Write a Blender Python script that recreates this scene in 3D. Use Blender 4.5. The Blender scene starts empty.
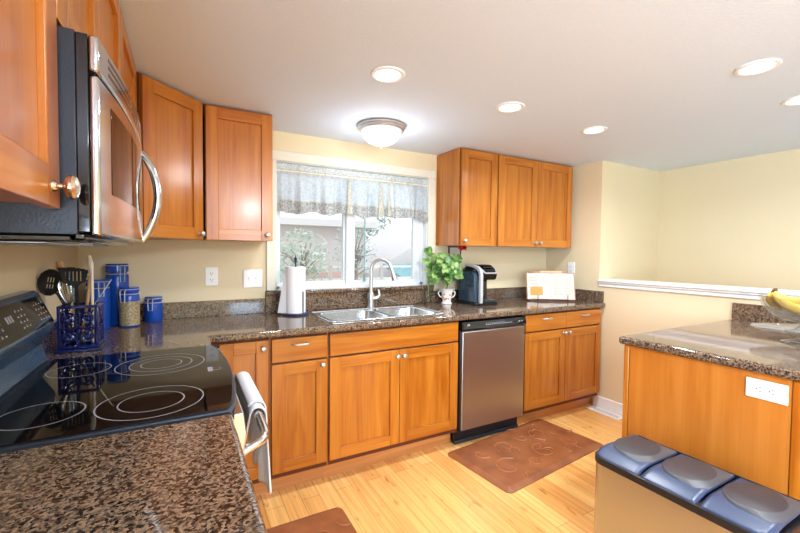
import bpy, bmesh, math, random
from math import sin, cos, pi, radians
from mathutils import Matrix, Vector
random.seed(7)
S = bpy.context.scene
COL = S.collection

# ------------------------------------------------------------------ camera
CAM = Vector((0.507, -2.742, 1.322))
yaw, pit, rol = radians(28.756), radians(-1.951), radians(0.554)
fw = Vector((sin(yaw)*cos(pit), cos(yaw)*cos(pit), sin(pit)))
rt0 = Vector((cos(yaw), -sin(yaw), 0)); up0 = rt0.cross(fw)
rt = rt0*cos(rol)+up0*sin(rol); up = up0*cos(rol)-rt0*sin(rol)
cd = bpy.data.cameras.new('camera'); cam = bpy.data.objects.new('camera', cd); COL.objects.link(cam)
cd.sensor_fit = 'HORIZONTAL'; cd.sensor_width = 36; cd.lens = 36*394.06/800; cd.clip_start = .02; cd.clip_end = 200
cam.matrix_world = Matrix(((rt.x, up.x, -fw.x, CAM.x), (rt.y, up.y, -fw.y, CAM.y), (rt.z, up.z, -fw.z, CAM.z), (0, 0, 0, 1)))
S.camera = cam

# ------------------------------------------------------------------ world, light, exposure
W = bpy.data.worlds.new('sky'); S.world = W; W.use_nodes = True
wb = W.node_tree.nodes['Background']
wb.inputs[0].default_value = (.86, .93, 1.0, 1); wb.inputs[1].default_value = 1.45
S.view_settings.view_transform = 'Standard'; S.view_settings.look = 'None'
S.view_settings.gamma = 1; S.view_settings.use_curve_mapping = False
S.view_settings.exposure = 0.38
CAN_POWER = 8; FLUSH_POWER = 4; REAR_POWER = 130; CANS_BEHIND = 22
def area(name, loc, rot, sx, sy, power, col, shape='RECTANGLE', spread=pi):
    l = bpy.data.lights.new(name, 'AREA'); l.shape = shape; l.size = sx; l.size_y = sy; l.energy = power; l.color = col; l.spread = spread
    o = bpy.data.objects.new(name, l); COL.objects.link(o); o.location = loc; o.rotation_euler = rot
    return o
# daylight lamps added at unseen openings behind the camera to lift the light level
area('added_rear_window_light', (1.67, -6.38, 1.3), (radians(90), 0, 0), .62, 1.1, REAR_POWER*.22, (.58, .78, 1.0))
area('added_left_opening_light', (.02, -4.9, 1.1), (radians(100), 0, radians(-90)), 1.8, 1.9, REAR_POWER*1.45, (.58, .78, 1.0))
sun = bpy.data.lights.new('sun', 'SUN'); sun.energy = .35; sun.angle = radians(12); sun.color = (1, .97, .93)
so = bpy.data.objects.new('sun', sun); COL.objects.link(so); so.rotation_euler = (radians(50), 0, radians(25))
S.cycles.use_denoising = True
S.cycles.max_bounces = 10; S.cycles.diffuse_bounces = 5; S.cycles.transparent_max_bounces = 16
S.cycles.sample_clamp_indirect = 6; S.cycles.caustics_refractive = False; S.cycles.caustics_reflective = False

# ------------------------------------------------------------------ materials
def srgb(r, g, b):
    f = lambda c: (c/255/12.92 if c/255 <= .04045 else ((c/255+.055)/1.055)**2.4)
    return (f(r), f(g), f(b), 1)
def newmat(name):
    m = bpy.data.materials.new(name); m.use_nodes = True
    nt = m.node_tree; b = nt.nodes['Principled BSDF']
    return m, nt, b
def simple(name, col, rough=.5, metal=0, bump=0, bscale=200, **kw):
    m, nt, b = newmat(name)
    n = nt.nodes.new('ShaderNodeTexNoise'); tc = nt.nodes.new('ShaderNodeTexCoord')
    nt.links.new(tc.outputs['Object'], n.inputs['Vector']); n.inputs['Scale'].default_value = bscale if bump else 30
    mix = nt.nodes.new('ShaderNodeMix'); mix.data_type = 'RGBA'
    mix.inputs[6].default_value = tuple(c*.95 for c in col[:3])+(1,); mix.inputs[7].default_value = tuple(min(1, c*1.04) for c in col[:3])+(1,)
    nt.links.new(n.outputs['Fac'], mix.inputs[0]); nt.links.new(mix.outputs[2], b.inputs['Base Color'])
    b.inputs['Roughness'].default_value = rough; b.inputs['Metallic'].default_value = metal
    if bump:
        bp = nt.nodes.new('ShaderNodeBump'); bp.inputs['Strength'].default_value = bump; bp.inputs['Distance'].default_value = .002
        nt.links.new(n.outputs['Fac'], bp.inputs['Height']); nt.links.new(bp.outputs[0], b.inputs['Normal'])
    for k, v in kw.items(): b.inputs[k].default_value = v
    return m
def ramp(nt, src, stops, interp='LINEAR'):
    r = nt.nodes.new('ShaderNodeValToRGB'); cr = r.color_ramp; cr.interpolation = interp
    while len(cr.elements) < len(stops): cr.elements.new(.5)
    for e, (p, c) in zip(cr.elements, stops): e.position = p; e.color = c
    nt.links.new(src, r.inputs[0]); return r
def mapped(nt, scale, kind='Object', rot=(0, 0, 0), perobj=True):
    tc = nt.nodes.new('ShaderNodeTexCoord'); mp = nt.nodes.new('ShaderNodeMapping')
    mp.inputs['Scale'].default_value = scale; mp.inputs['Rotation'].default_value = rot
    nt.links.new(tc.outputs[kind], mp.inputs[0])
    if perobj:
        oi = nt.nodes.new('ShaderNodeObjectInfo'); mu = nt.nodes.new('ShaderNodeMath'); mu.operation = 'MULTIPLY'; mu.inputs[1].default_value = 37
        nt.links.new(oi.outputs['Random'], mu.inputs[0]); nt.links.new(mu.outputs[0], mp.inputs['Location'])
    return mp.outputs[0]
def wood(name, horiz=False, dark=srgb(158, 82, 12), light=srgb(194, 122, 38), rough=.28, alongy=False):
    m, nt, b = newmat(name)
    sc = (1.2, 14, 14) if horiz else (14, 14, 1.2)
    if alongy: sc = (14, 1.2, 14)
    v = mapped(nt, sc)
    n = nt.nodes.new('ShaderNodeTexNoise'); n.inputs['Scale'].default_value = 1.3; n.inputs['Detail'].default_value = 5; n.inputs['Distortion'].default_value = .6
    nt.links.new(v, n.inputs['Vector'])
    v2 = mapped(nt, tuple(s*(9 if s > 5 else 2) for s in sc))
    n2 = nt.nodes.new('ShaderNodeTexNoise'); n2.inputs['Scale'].default_value = 1; n2.inputs['Detail'].default_value = 3
    nt.links.new(v2, n2.inputs['Vector'])
    add = nt.nodes.new('ShaderNodeMath'); add.operation = 'MULTIPLY_ADD'; add.inputs[1].default_value = .35
    nt.links.new(n2.outputs['Fac'], add.inputs[0]); nt.links.new(n.outputs['Fac'], add.inputs[2])
    r = ramp(nt, add.outputs[0], [(.45, dark), (.85, light)])
    oi = nt.nodes.new('ShaderNodeObjectInfo'); hs = nt.nodes.new('ShaderNodeHueSaturation')
    mr = nt.nodes.new('ShaderNodeMapRange'); mr.inputs[3].default_value = .9; mr.inputs[4].default_value = 1.08
    nt.links.new(oi.outputs['Random'], mr.inputs[0]); nt.links.new(mr.outputs[0], hs.inputs['Value'])
    nt.links.new(r.outputs[0], hs.inputs['Color']); nt.links.new(hs.outputs[0], b.inputs['Base Color'])
    b.inputs['Roughness'].default_value = rough; b.inputs['Coat Weight'].default_value = .25; b.inputs['Coat Roughness'].default_value = .15
    return m
def granite(name, stops, scale=170, rough=.07):
    m, nt, b = newmat(name)
    v = mapped(nt, (1, 1, 1), 'Object', perobj=False)
    nz = nt.nodes.new('ShaderNodeTexNoise'); nz.inputs['Scale'].default_value = 60; nt.links.new(v, nz.inputs['Vector'])
    mx = nt.nodes.new('ShaderNodeMix'); mx.data_type = 'RGBA'; mx.inputs[0].default_value = .012
    nt.links.new(v, mx.inputs[6]); nt.links.new(nz.outputs['Color'], mx.inputs[7])
    vo = nt.nodes.new('ShaderNodeTexVoronoi'); vo.inputs['Scale'].default_value = scale; nt.links.new(mx.outputs[2], vo.inputs['Vector'])
    n2 = nt.nodes.new('ShaderNodeTexNoise'); n2.inputs['Scale'].default_value = scale*.45; n2.inputs['Detail'].default_value = 3; nt.links.new(v, n2.inputs['Vector'])
    sep = nt.nodes.new('ShaderNodeSeparateColor'); nt.links.new(vo.outputs['Color'], sep.inputs[0])
    ad = nt.nodes.new('ShaderNodeMath'); ad.operation = 'MULTIPLY_ADD'; ad.inputs[1].default_value = .55
    nt.links.new(sep.outputs[0], ad.inputs[0])
    ms = nt.nodes.new('ShaderNodeMath'); ms.operation = 'MULTIPLY'; ms.inputs[1].default_value = .55; nt.links.new(n2.outputs['Fac'], ms.inputs[0])
    nt.links.new(ms.outputs[0], ad.inputs[2])
    r = ramp(nt, ad.outputs[0], stops)
    nt.links.new(r.outputs[0], b.inputs['Base Color'])
    b.inputs['Roughness'].default_value = rough; b.inputs['IOR'].default_value = 1.6
    return m
M = {}
M['wood'] = wood('cherry_wood_vertical'); M['wood_h'] = wood('cherry_wood_horizontal', True); M['wood_y'] = wood('cherry_wood_lengthwise', alongy=True)
M['gap'] = simple('cabinet_dark_reveal', srgb(92, 40, 14), .6)
M['kick'] = wood('toe_kick_wood', True, srgb(186, 122, 64), srgb(214, 152, 92), .4)
M['granite'] = granite('brown_granite', [(.30, srgb(24, 20, 18)), (.42, srgb(66, 52, 42)), (.55, srgb(112, 88, 68)), (.68, srgb(150, 126, 102)), (.80, srgb(88, 78, 70))], 210)
M['wall'] = simple('beige_wall_paint', srgb(224, 208, 172), .6, bump=.15, bscale=160)
M['ceil'] = simple('white_textured_ceiling', srgb(222, 234, 251), .8, bump=.5, bscale=90)
M['white'] = simple('white_satin_paint', srgb(240, 240, 238), .35)
M['vinyl'] = simple('white_vinyl', srgb(224, 230, 232), .3)
M['cream'] = simple('cream_trim_paint', srgb(226, 222, 206), .4)
M['plastic'] = simple('white_plastic', srgb(238, 238, 238), .3)
M['slot'] = simple('dark_slot', srgb(40, 38, 36), .5)
M['nickel'] = simple('brushed_nickel', srgb(206, 206, 204), .28, .8)
M['silver'] = simple('silver_paint', srgb(196, 198, 202), .38, .35)
M['bronze'] = simple('warm_nickel_knob', srgb(214, 190, 168), .22, 1)
M['chrome'] = simple('chrome', srgb(225, 228, 230), .08, 1)
def steel(name, col, rough, stretch=(2, 2, 220)):
    m, nt, b = newmat(name)
    v = mapped(nt, stretch); n = nt.nodes.new('ShaderNodeTexNoise'); n.inputs['Scale'].default_value = 3; nt.links.new(v, n.inputs['Vector'])
    mr = nt.nodes.new('ShaderNodeMapRange'); mr.inputs[3].default_value = rough*.94; mr.inputs[4].default_value = rough*1.06
    nt.links.new(n.outputs['Fac'], mr.inputs[0]); nt.links.new(mr.outputs[0], b.inputs['Roughness'])
    b.inputs['Base Color'].default_value = col; b.inputs['Metallic'].default_value = 1
    return m
M['steel'] = steel('brushed_stainless_steel', srgb(190, 190, 190), .33)
M['steel_smooth'] = steel('smooth_stainless_steel', srgb(205, 205, 206), .14)
M['sink'] = steel('sink_stainless_steel', srgb(215, 220, 225), .2, (60, 60, 60))
M['panelblack'] = simple('black_control_glass', srgb(10, 11, 14), .08, **{'IOR': 1.22})
M['blackgloss'] = simple('black_gloss', srgb(14, 15, 18), .05, **{'IOR': 1.6})
M['blackglass'] = simple('black_ceramic_glass', srgb(10, 10, 12), .035, **{'IOR': 1.33})
M['black'] = simple('black_satin_plastic', srgb(24, 25, 30), .35)
M['bluegrey'] = simple('blue_grey_enamel', srgb(70, 92, 112), .18, .3)
M['darkmetal'] = simple('dark_painted_metal', srgb(46, 52, 62), .35, .3, bump=.2)
M['mark'] = simple('grey_screen_print', srgb(150, 150, 156), .3)
M['cobalt'] = simple('cobalt_blue_glass', srgb(34, 96, 216), .07, **{'Transmission Weight': .45, 'IOR': 1.45})
M['cobalt_ceramic'] = simple('cobalt_glazed_ceramic', srgb(16, 26, 84), .08)
M['grain'] = granite('mixed_grain', [(.3, srgb(90, 96, 90)), (.45, srgb(170, 140, 90)), (.6, srgb(205, 185, 145)), (.75, srgb(130, 120, 90))], 260, .4)
M['paper'] = simple('paper_towel', srgb(238, 240, 244), .9, bump=.3, bscale=350)
M['page'] = simple('book_page', srgb(212, 204, 192), .8)
M['orange'] = simple('cookbook_photo_orange', srgb(214, 140, 50), .4)
M['red'] = simple('red', srgb(170, 30, 28), .5)
M['leaf'] = None
M['navy'] = simple('navy_blue', srgb(28, 36, 78), .3)
M['utblack'] = simple('black_nylon', srgb(22, 20, 19), .5, **{'Specular IOR Level': .25})
M['utwood'] = simple('beech_wood', srgb(206, 160, 104), .5)
M['palewood'] = simple('pale_spoon', srgb(226, 210, 190), .5)
M['silicone'] = simple('light_blue_silicone', srgb(110, 170, 196), .4)
M['trashgrey'] = simple('blue_grey_bin_plastic', srgb(54, 68, 96), .3)
M['trashgrey2'] = simple('grey_bin_plastic', srgb(74, 76, 80), .4)
M['trashdark'] = simple('dark_grey_bin_plastic', srgb(56, 54, 58), .45)
M['towel'] = simple('white_terry_cloth', srgb(232, 234, 236), .95, bump=.6, bscale=500)
M['porcelain'] = simple('white_porcelain', srgb(236, 230, 222), .15)
M['soil'] = simple('potting_soil', srgb(50, 36, 26), .9)
def leafmat():
    m, nt, b = newmat('green_leaf')
    v = mapped(nt, (1, 1, 1)); n = nt.nodes.new('ShaderNodeTexNoise'); n.inputs['Scale'].default_value = 22; nt.links.new(v, n.inputs['Vector'])
    r = ramp(nt, n.outputs['Fac'], [(.3, srgb(44, 84, 38)), (.5, srgb(92, 138, 66)), (.68, srgb(164, 188, 110))]); nt.links.new(r.outputs[0], b.inputs['Base Color'])
    b.inputs['Roughness'].default_value = .35; b.inputs['Subsurface Weight'].default_value = .1; b.inputs['Subsurface Radius'].default_value = (.005, .01, .003)
    return m
M['leaf'] = leafmat()
def glassmat(name, col=(1, 1, 1, 1), rough=0.0, thin=False, tint=.92, refl=.04):
    m = bpy.data.materials.new(name); m.use_nodes = True; nt = m.node_tree
    out = nt.nodes['Material Output']; nt.nodes.remove(nt.nodes['Principled BSDF'])
    if thin:
        t = nt.nodes.new('ShaderNodeBsdfTransparent'); t.inputs[0].default_value = (tint, tint, tint, 1)
        g = nt.nodes.new('ShaderNodeBsdfGlossy'); g.inputs['Roughness'].default_value = .02
        lw = nt.nodes.new('ShaderNodeLayerWeight'); pw = nt.nodes.new('ShaderNodeMath'); pw.operation = 'POWER'; pw.inputs[1].default_value = 4; nt.links.new(lw.outputs['Facing'], pw.inputs[0])
        f = nt.nodes.new('ShaderNodeMath'); f.operation = 'MULTIPLY_ADD'; f.inputs[1].default_value = .8; f.inputs[2].default_value = refl; nt.links.new(pw.outputs[0], f.inputs[0])
        x = nt.nodes.new('ShaderNodeMixShader'); nt.links.new(f.outputs[0], x.inputs[0]); nt.links.new(t.outputs[0], x.inputs[1]); nt.links.new(g.outputs[0], x.inputs[2])
        nt.links.new(x.outputs[0], out.inputs[0])
    else:
        g = nt.nodes.new('ShaderNodeBsdfGlass'); g.inputs[0].default_value = col; g.inputs['Roughness'].default_value = rough; g.inputs['IOR'].default_value = 1.48
        nt.links.new(g.outputs[0], out.inputs[0])
    return m
M['pane'] = glassmat('window_glass', thin=True, tint=.95)
M['crystal'] = glassmat('clear_crystal')
M['thincrystal'] = glassmat('cut_glass', thin=True, tint=.95, refl=.14)
M['smoke'] = glassmat('tank_plastic', thin=True, tint=.45)
def emis(name, col, s):
    m, nt, b = newmat(name); b.inputs['Base Color'].default_value = col; b.inputs['Emission Color'].default_value = col; b.inputs['Emission Strength'].default_value = s
    return m
M['lens'] = emis('lamp_lens', (1, .97, .92, 1), 3.5)
M['bowl'] = emis('frosted_glass_bowl_lit', (.95, .93, .9, 1), .45)
def floormat():
    m, nt, b = newmat('bamboo_floor')
    v = mapped(nt, (1, 1, 1), 'Object', (0, 0, radians(90)), perobj=False)
    br = nt.nodes.new('ShaderNodeTexBrick'); br.offset = .37; br.inputs['Scale'].default_value = 1
    br.inputs['Brick Width'].default_value = 1.25; br.inputs['Row Height'].default_value = .094; br.inputs['Mortar Size'].default_value = .0011
    br.inputs['Mortar Smooth'].default_value = .3; br.inputs['Bias'].default_value = 0
    br.inputs['Color1'].default_value = srgb(222, 162, 92); br.inputs['Color2'].default_value = srgb(240, 194, 122); br.inputs['Mortar'].default_value = srgb(150, 96, 44)
    nt.links.new(v, br.inputs['Vector'])
    v2 = mapped(nt, (60, 2.2, 1), 'Object', perobj=False); n = nt.nodes.new('ShaderNodeTexNoise'); n.inputs['Scale'].default_value = 1.0; n.inputs['Detail'].default_value = 4; nt.links.new(v2, n.inputs['Vector'])
    v3 = mapped(nt, (14, 5, 1), 'Object', perobj=False); n3 = nt.nodes.new('ShaderNodeTexNoise'); n3.inputs['Scale'].default_value = 2.0; nt.links.new(v3, n3.inputs['Vector'])
    r = ramp(nt, n.outputs['Fac'], [(.3, (.80, .74, .66, 1)), (.7, (1.08, 1.06, 1.02, 1))])
    r3 = ramp(nt, n3.outputs['Fac'], [(.24, (.66, .52, .38, 1)), (.36, (1, 1, 1, 1))])
    a = nt.nodes.new('ShaderNodeMix'); a.data_type = 'RGBA'; a.blend_type = 'MULTIPLY'; a.inputs[0].default_value = 1
    nt.links.new(br.outputs['Color'], a.inputs[6]); nt.links.new(r.outputs[0], a.inputs[7])
    c = nt.nodes.new('ShaderNodeMix'); c.data_type = 'RGBA'; c.blend_type = 'MULTIPLY'; c.inputs[0].default_value = 1
    nt.links.new(a.outputs[2], c.inputs[6]); nt.links.new(r3.outputs[0], c.inputs[7])
    nt.links.new(c.outputs[2], b.inputs['Base Color'])
    b.inputs['Roughness'].default_value = .22
    return m
M['floor'] = floormat()
def matmat():
    m, nt, b = newmat('brown_mat_rubber')
    v = mapped(nt, (1, 1, 1)); n = nt.nodes.new('ShaderNodeTexNoise'); n.inputs['Scale'].default_value = 9; n.inputs['Detail'].default_value = 6; nt.links.new(v, n.inputs['Vector'])
    r = ramp(nt, n.outputs['Fac'], [(.35, srgb(126, 72, 40)), (.65, srgb(152, 92, 54))]); nt.links.new(r.outputs[0], b.inputs['Base Color']); b.inputs['Roughness'].default_value = .42
    return m
M['mat'] = matmat(); M['mat2'] = simple('brown_mat_relief', srgb(164, 102, 62), .4)
def curtainmat(name, c1, c2, scale, trans):
    m = bpy.data.materials.new(name); m.use_nodes = True; nt = m.node_tree; out = nt.nodes['Material Output']; b = nt.nodes['Principled BSDF']
    v = mapped(nt, (1, 1, 1), perobj=False); n = nt.nodes.new('ShaderNodeTexNoise'); n.inputs['Scale'].default_value = scale; nt.links.new(v, n.inputs['Vector'])
    r = ramp(nt, n.outputs['Fac'], [(.42, c1), (.58, c2)]); nt.links.new(r.outputs[0], b.inputs['Base Color']); b.inputs['Roughness'].default_value = .9
    tl = nt.nodes.new('ShaderNodeBsdfTranslucent'); nt.links.new(r.outputs[0], tl.inputs[0])
    tp = nt.nodes.new('ShaderNodeBsdfTransparent')
    x = nt.nodes.new('ShaderNodeMixShader'); x.inputs[0].default_value = .22; nt.links.new(b.outputs[0], x.inputs[1]); nt.links.new(tl.outputs[0], x.inputs[2])
    y = nt.nodes.new('ShaderNodeMixShader'); y.inputs[0].default_value = trans; nt.links.new(x.outputs[0], y.inputs[1]); nt.links.new(tp.outputs[0], y.inputs[2])
    nt.links.new(y.outputs[0], out.inputs[0]); return m
M['sheer'] = curtainmat('sheer_white_fabric', srgb(188, 202, 212), srgb(206, 216, 222), 60, .16)
M['hem'] = curtainmat('lace_print_hem_fabric', srgb(148, 150, 148), srgb(196, 198, 196), 95, .06)
M['band'] = curtainmat('cream_trim_fabric', srgb(190, 188, 170), srgb(208, 206, 192), 60, .03)
M['lace'] = curtainmat('lace_header_fabric', srgb(190, 202, 206), srgb(240, 244, 246), 130, .1)
# outside; the washed-out glare of daylight is put into these pale colours
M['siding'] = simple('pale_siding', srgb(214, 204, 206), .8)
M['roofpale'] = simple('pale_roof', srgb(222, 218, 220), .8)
M['roofred'] = simple('washed_red_roof', srgb(186, 150, 144), .8)
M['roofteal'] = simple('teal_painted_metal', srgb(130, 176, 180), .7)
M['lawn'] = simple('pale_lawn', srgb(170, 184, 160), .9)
def foliagemat(name, a, c):
    m, nt, b = newmat(name); v = mapped(nt, (1, 1, 1)); n = nt.nodes.new('ShaderNodeTexNoise'); n.inputs['Scale'].default_value = 3; nt.links.new(v, n.inputs['Vector'])
    r = ramp(nt, n.outputs['Fac'], [(.35, a), (.65, c)]); nt.links.new(r.outputs[0], b.inputs['Base Color']); b.inputs['Roughness'].default_value = .8; return m
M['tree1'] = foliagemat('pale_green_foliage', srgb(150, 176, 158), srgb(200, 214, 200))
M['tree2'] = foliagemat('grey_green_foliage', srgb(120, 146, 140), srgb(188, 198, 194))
M['bark'] = simple('grey_bark', srgb(150, 140, 140), .9)

# ------------------------------------------------------------------ mesh helpers
WM = {}
def wm(o): return WM[o.name] if o is not None else Matrix.Identity(4)
def things_prop(o, label=None, cat=None, group=None, kind=None):
    if label: o['label'] = label
    if cat: o['category'] = cat
    if group: o['group'] = group
    if kind: o['kind'] = kind
    return o
def thing(name, label, cat, loc=(0, 0, 0), rz=0, group=None):
    o = bpy.data.objects.new(name, None); COL.objects.link(o); o.empty_display_size = .05
    o.location = loc; o.rotation_euler = (0, 0, rz); WM[o.name] = Matrix.Translation(loc) @ Matrix.Rotation(rz, 4, 'Z')
    return things_prop(o, label, cat, group)
class MB:
    def __init__(s): s.bm = bmesh.new(); s.mi = 0
    def _faces(s, fs):
        for f in fs: f.material_index = s.mi; f.smooth = True
    def box(s, x0, x1, y0, y1, z0, z1, mi=None, mtx=None):
        if mi is not None: s.mi = mi
        v = [s.bm.verts.new(Vector(p) if mtx is None else mtx @ Vector(p)) for p in ((x0, y0, z0), (x1, y0, z0), (x1, y1, z0), (x0, y1, z0), (x0, y0, z1), (x1, y0, z1), (x1, y1, z1), (x0, y1, z1))]
        s._faces([s.bm.faces.new([v[i] for i in q]) for q in ((0, 3, 2, 1), (4, 5, 6, 7), (0, 1, 5, 4), (1, 2, 6, 5), (2, 3, 7, 6), (3, 0, 4, 7))]); return s
    def prism(s, poly, axis, a, b, mi=None, mtx=None):
        if mi is not None: s.mi = mi
        def P(p, t):
            q = {'x': (t, p[0], p[1]), 'y': (p[0], t, p[1]), 'z': (p[0], p[1], t)}[axis]
            return Vector(q) if mtx is None else mtx @ Vector(q)
        A = [s.bm.verts.new(P(p, a)) for p in poly]; B = [s.bm.verts.new(P(p, b)) for p in poly]; n = len(poly)
        fs = [s.bm.faces.new(A), s.bm.faces.new(B[::-1])]+[s.bm.faces.new((A[i], B[i], B[(i+1) % n], A[(i+1) % n])) for i in range(n)]
        s._faces(fs); return s
    def lathe(s, prof, c=(0, 0, 0), seg=32, mi=None, mtx=None, close=False, sweep=None):
        if mi is not None: s.mi = mi
        rings = []
        for r, z in prof:
            if r < 1e-6: rings.append([s.bm.verts.new(T(mtx, (c[0], c[1], c[2]+z)))])
            else: rings.append([s.bm.verts.new(T(mtx, (c[0]+r*cos(2*pi*i/seg), c[1]+r*sin(2*pi*i/seg), c[2]+z))) for i in range(seg)])
        if close: rings.append(rings[0])
        for a, b in zip(rings, rings[1:]):
            for i in range(seg):
                j = (i+1) % seg
                if len(a) == 1 and len(b) == 1: continue
                if len(a) == 1: f = s.bm.faces.new((a[0], b[i], b[j]))
                elif len(b) == 1: f = s.bm.faces.new((a[i], a[j], b[0]))
                else: f = s.bm.faces.new((a[i], a[j], b[j], b[i]))
                s._faces([f])
        return s
    def cyl(s, c, r, h, axis='z', seg=24, r2=None, mi=None, cap=True):
        r2 = r if r2 is None else r2
        R = {'z': Matrix.Identity(4), 'x': Matrix.Rotation(pi/2, 4, 'Y'), 'y': Matrix.Rotation(-pi/2, 4, 'X')}[axis]
        m = Matrix.Translation(c) @ R
        return s.lathe([(0, 0), (r, 0), (r2, h), (0, h)] if cap else [(r, 0), (r2, h)], seg=seg, mi=mi, mtx=m)
    def tube(s, pts, r, seg=10, mi=None, closed=False, flat=1.0):
        if mi is not None: s.mi = mi
        pts = [Vector(p) for p in pts]; n = len(pts); rs = r if isinstance(r, (list, tuple)) else [r]*n
        tan = [((pts[(i+1) % n] if (closed or i < n-1) else pts[i])-(pts[i-1] if (closed or i > 0) else pts[i])).normalized() for i in range(n)]
        u = tan[0].orthogonal().normalized(); rings = []
        for i in range(n):
            u = (u-tan[i]*u.dot(tan[i])).normalized(); w = tan[i].cross(u)
            rings.append([s.bm.verts.new(pts[i]+u*rs[i]*cos(2*pi*k/seg)+w*rs[i]*flat*sin(2*pi*k/seg)) for k in range(seg)])
        pairs = list(zip(rings, rings[1:]))+([(rings[-1], rings[0])] if closed else [])
        fs = []
        for a, b in pairs:
            for k in range(seg): fs.append(s.bm.faces.new((a[k], a[(k+1) % seg], b[(k+1) % seg], b[k])))
        if not closed: fs += [s.bm.faces.new(rings[0][::-1]), s.bm.faces.new(rings[-1])]
        s._faces(fs); return s
    def ball(s, c, r, sc=(1, 1, 1), seg=20, mi=None, mtx=None):
        m = Matrix.Translation(c) @ Matrix.Diagonal((*sc, 1)); m = m if mtx is None else mtx @ m
        return s.lathe([(r*sin(pi*i/12), -r*cos(pi*i/12)) for i in range(13)], seg=seg, mi=mi, mtx=m)
    def cells(s, rects, z0, z1, mi=None):
        """union of grid cells (list of (x0,x1,y0,y1)), one welded slab"""
        if mi is not None: s.mi = mi
        xs = sorted({r[0] for r in rects} | {r[1] for r in rects}); ys = sorted({r[2] for r in rects} | {r[3] for r in rects})
        inside = lambda i, j: 0 <= i < len(xs)-1 and 0 <= j < len(ys)-1 and any(r[0] <= (xs[i]+xs[i+1])/2 <= r[1] and r[2] <= (ys[j]+ys[j+1])/2 <= r[3] for r in rects)
        V = {}
        def v(i, j, k):
            if (i, j, k) not in V: V[i, j, k] = s.bm.verts.new((xs[i], ys[j], (z0, z1)[k]))
            return V[i, j, k]
        fs = []
        for i in range(len(xs)-1):
            for j in range(len(ys)-1):
                if not inside(i, j): continue
                fs.append(s.bm.faces.new((v(i, j, 1), v(i+1, j, 1), v(i+1, j+1, 1), v(i, j+1, 1)))); fs.append(s.bm.faces.new((v(i, j, 0), v(i, j+1, 0), v(i+1, j+1, 0), v(i+1, j, 0))))
                for di, dj, a, b in ((-1, 0, (i, j+1), (i, j)), (1, 0, (i+1, j), (i+1, j+1)), (0, -1, (i, j), (i+1, j)), (0, 1, (i+1, j+1), (i, j+1))):
                    if not inside(i+di, j+dj): fs.append(s.bm.faces.new((v(*a, 0), v(*b, 0), v(*b, 1), v(*a, 1))))
        s._faces(fs); return s
    def build(s, name, mats, parent=None, bevel=0, seg=2, local=False, origin=None, angle=32, sharp=True, **pr):
        if not isinstance(mats, (list, tuple)): mats = [mats]
        me = bpy.data.meshes.new(name); bmesh.ops.recalc_face_normals(s.bm, faces=s.bm.faces); s.bm.to_mesh(me); s.bm.free()
        o = bpy.data.objects.new(name, me); COL.objects.link(o)
        if parent is not None:
            o.parent = parent
            if not local: me.transform(wm(parent).inverted())
            WM[o.name] = wm(parent).copy()
        else:
            if origin is None:
                cs = [v.co for v in me.vertices]; origin = ((min(c.x for c in cs)+max(c.x for c in cs))/2, (min(c.y for c in cs)+max(c.y for c in cs))/2, min(c.z for c in cs))
            me.transform(Matrix.Translation(-Vector(origin))); o.location = origin; WM[o.name] = Matrix.Translation(origin)
        for m in mats: me.materials.append(M[m] if isinstance(m, str) else m)
        if sharp: me.set_sharp_from_angle(angle=radians(angle))
        if bevel:
            b = o.modifiers.new('bevel', 'BEVEL'); b.width = bevel; b.segments = seg; b.limit_method = 'ANGLE'; b.angle_limit = radians(angle); b.harden_normals = False
        things_prop(o, **pr)
        return o
def T(m, p): return Vector(p) if m is None else m @ Vector(p)
def struct(name, mb, mats, **k): return mb.build(name, mats, kind='structure', **k)
def bez(p0, p1, p2, p3, n=12):
    p0, p1, p2, p3 = map(Vector, (p0, p1, p2, p3))
    return [p0*(1-t)**3+3*p1*t*(1-t)**2+3*p2*t*t*(1-t)+p3*t**3 for t in [i/n for i in range(n+1)]]

H = 2.132; XR = 3.666; YP = -.583; XE = 4.545; YB = -6.4
WX0, WX1, WZ0, WZ1 = 1.055, 2.262, 1.062, 1.935     # kitchen window opening
# ------------------------------------------------------------------ the room
struct('floor', MB().box(-.12, XE+.12, YB-.12, .14, -.08, 0), 'floor')
struct('ceiling', MB().box(-.12, XE+.12, YB-.12, .14, H, H+.1), 'ceil')
mb = MB(); mb.box(-.12, 0, -4.0, .14, 0, H); mb.box(-.12, 0, YB, -5.8, 0, H); mb.box(-.12, 0, -5.8, -4.0, 2.05, H); mb.box(-.12, 0, -5.8, -4.0, 0, .15)  # unseen opening added in the left wall for extra daylight
struct('wall_left', mb, 'wall')
mb = MB(); mb.cells([(0, WX0, 0, .14), (WX1, XR, 0, .14)], 0, H); mb.box(WX0, WX1, 0, .14, 0, WZ0-.03); mb.box(WX0, WX1, 0, .14, WZ1, H)
struct('wall_back', mb, 'wall')
struct('wall_right', MB().box(XR, XE, YP, .14, 0, H), 'wall')
struct('wall_stairwell', MB().box(XE, XE+.12, YB, .14, 0, H), 'wall')
struct('wall_half_height', MB().box(XR, XR+.125, YB, YP, 0, 1.05), 'wall')
mb = MB()   # rear wall with an unseen opening added to let in daylight
for b_ in ((0, 1.35, 0, H), (2.0, XE, 0, H), (1.35, 2.0, 0, .7), (1.35, 2.0, 1.9, H)):
    mb.box(b_[0], b_[1], YB-.1, YB, b_[2], b_[3])
struct('wall_rear', mb, 'wall')
mb = MB()   # white cap on the half wall, stepped moulding below
mb.box(XR-.032, XR+.155, YB, YP-.0, 1.094, 1.116); mb.box(XR-.022, XR+.145, YB, YP, 1.078, 1.094); mb.box(XR-.012, XR+.137, YB, YP, 1.05, 1.078)
struct('trim_1', mb, 'white', bevel=.005)
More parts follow.
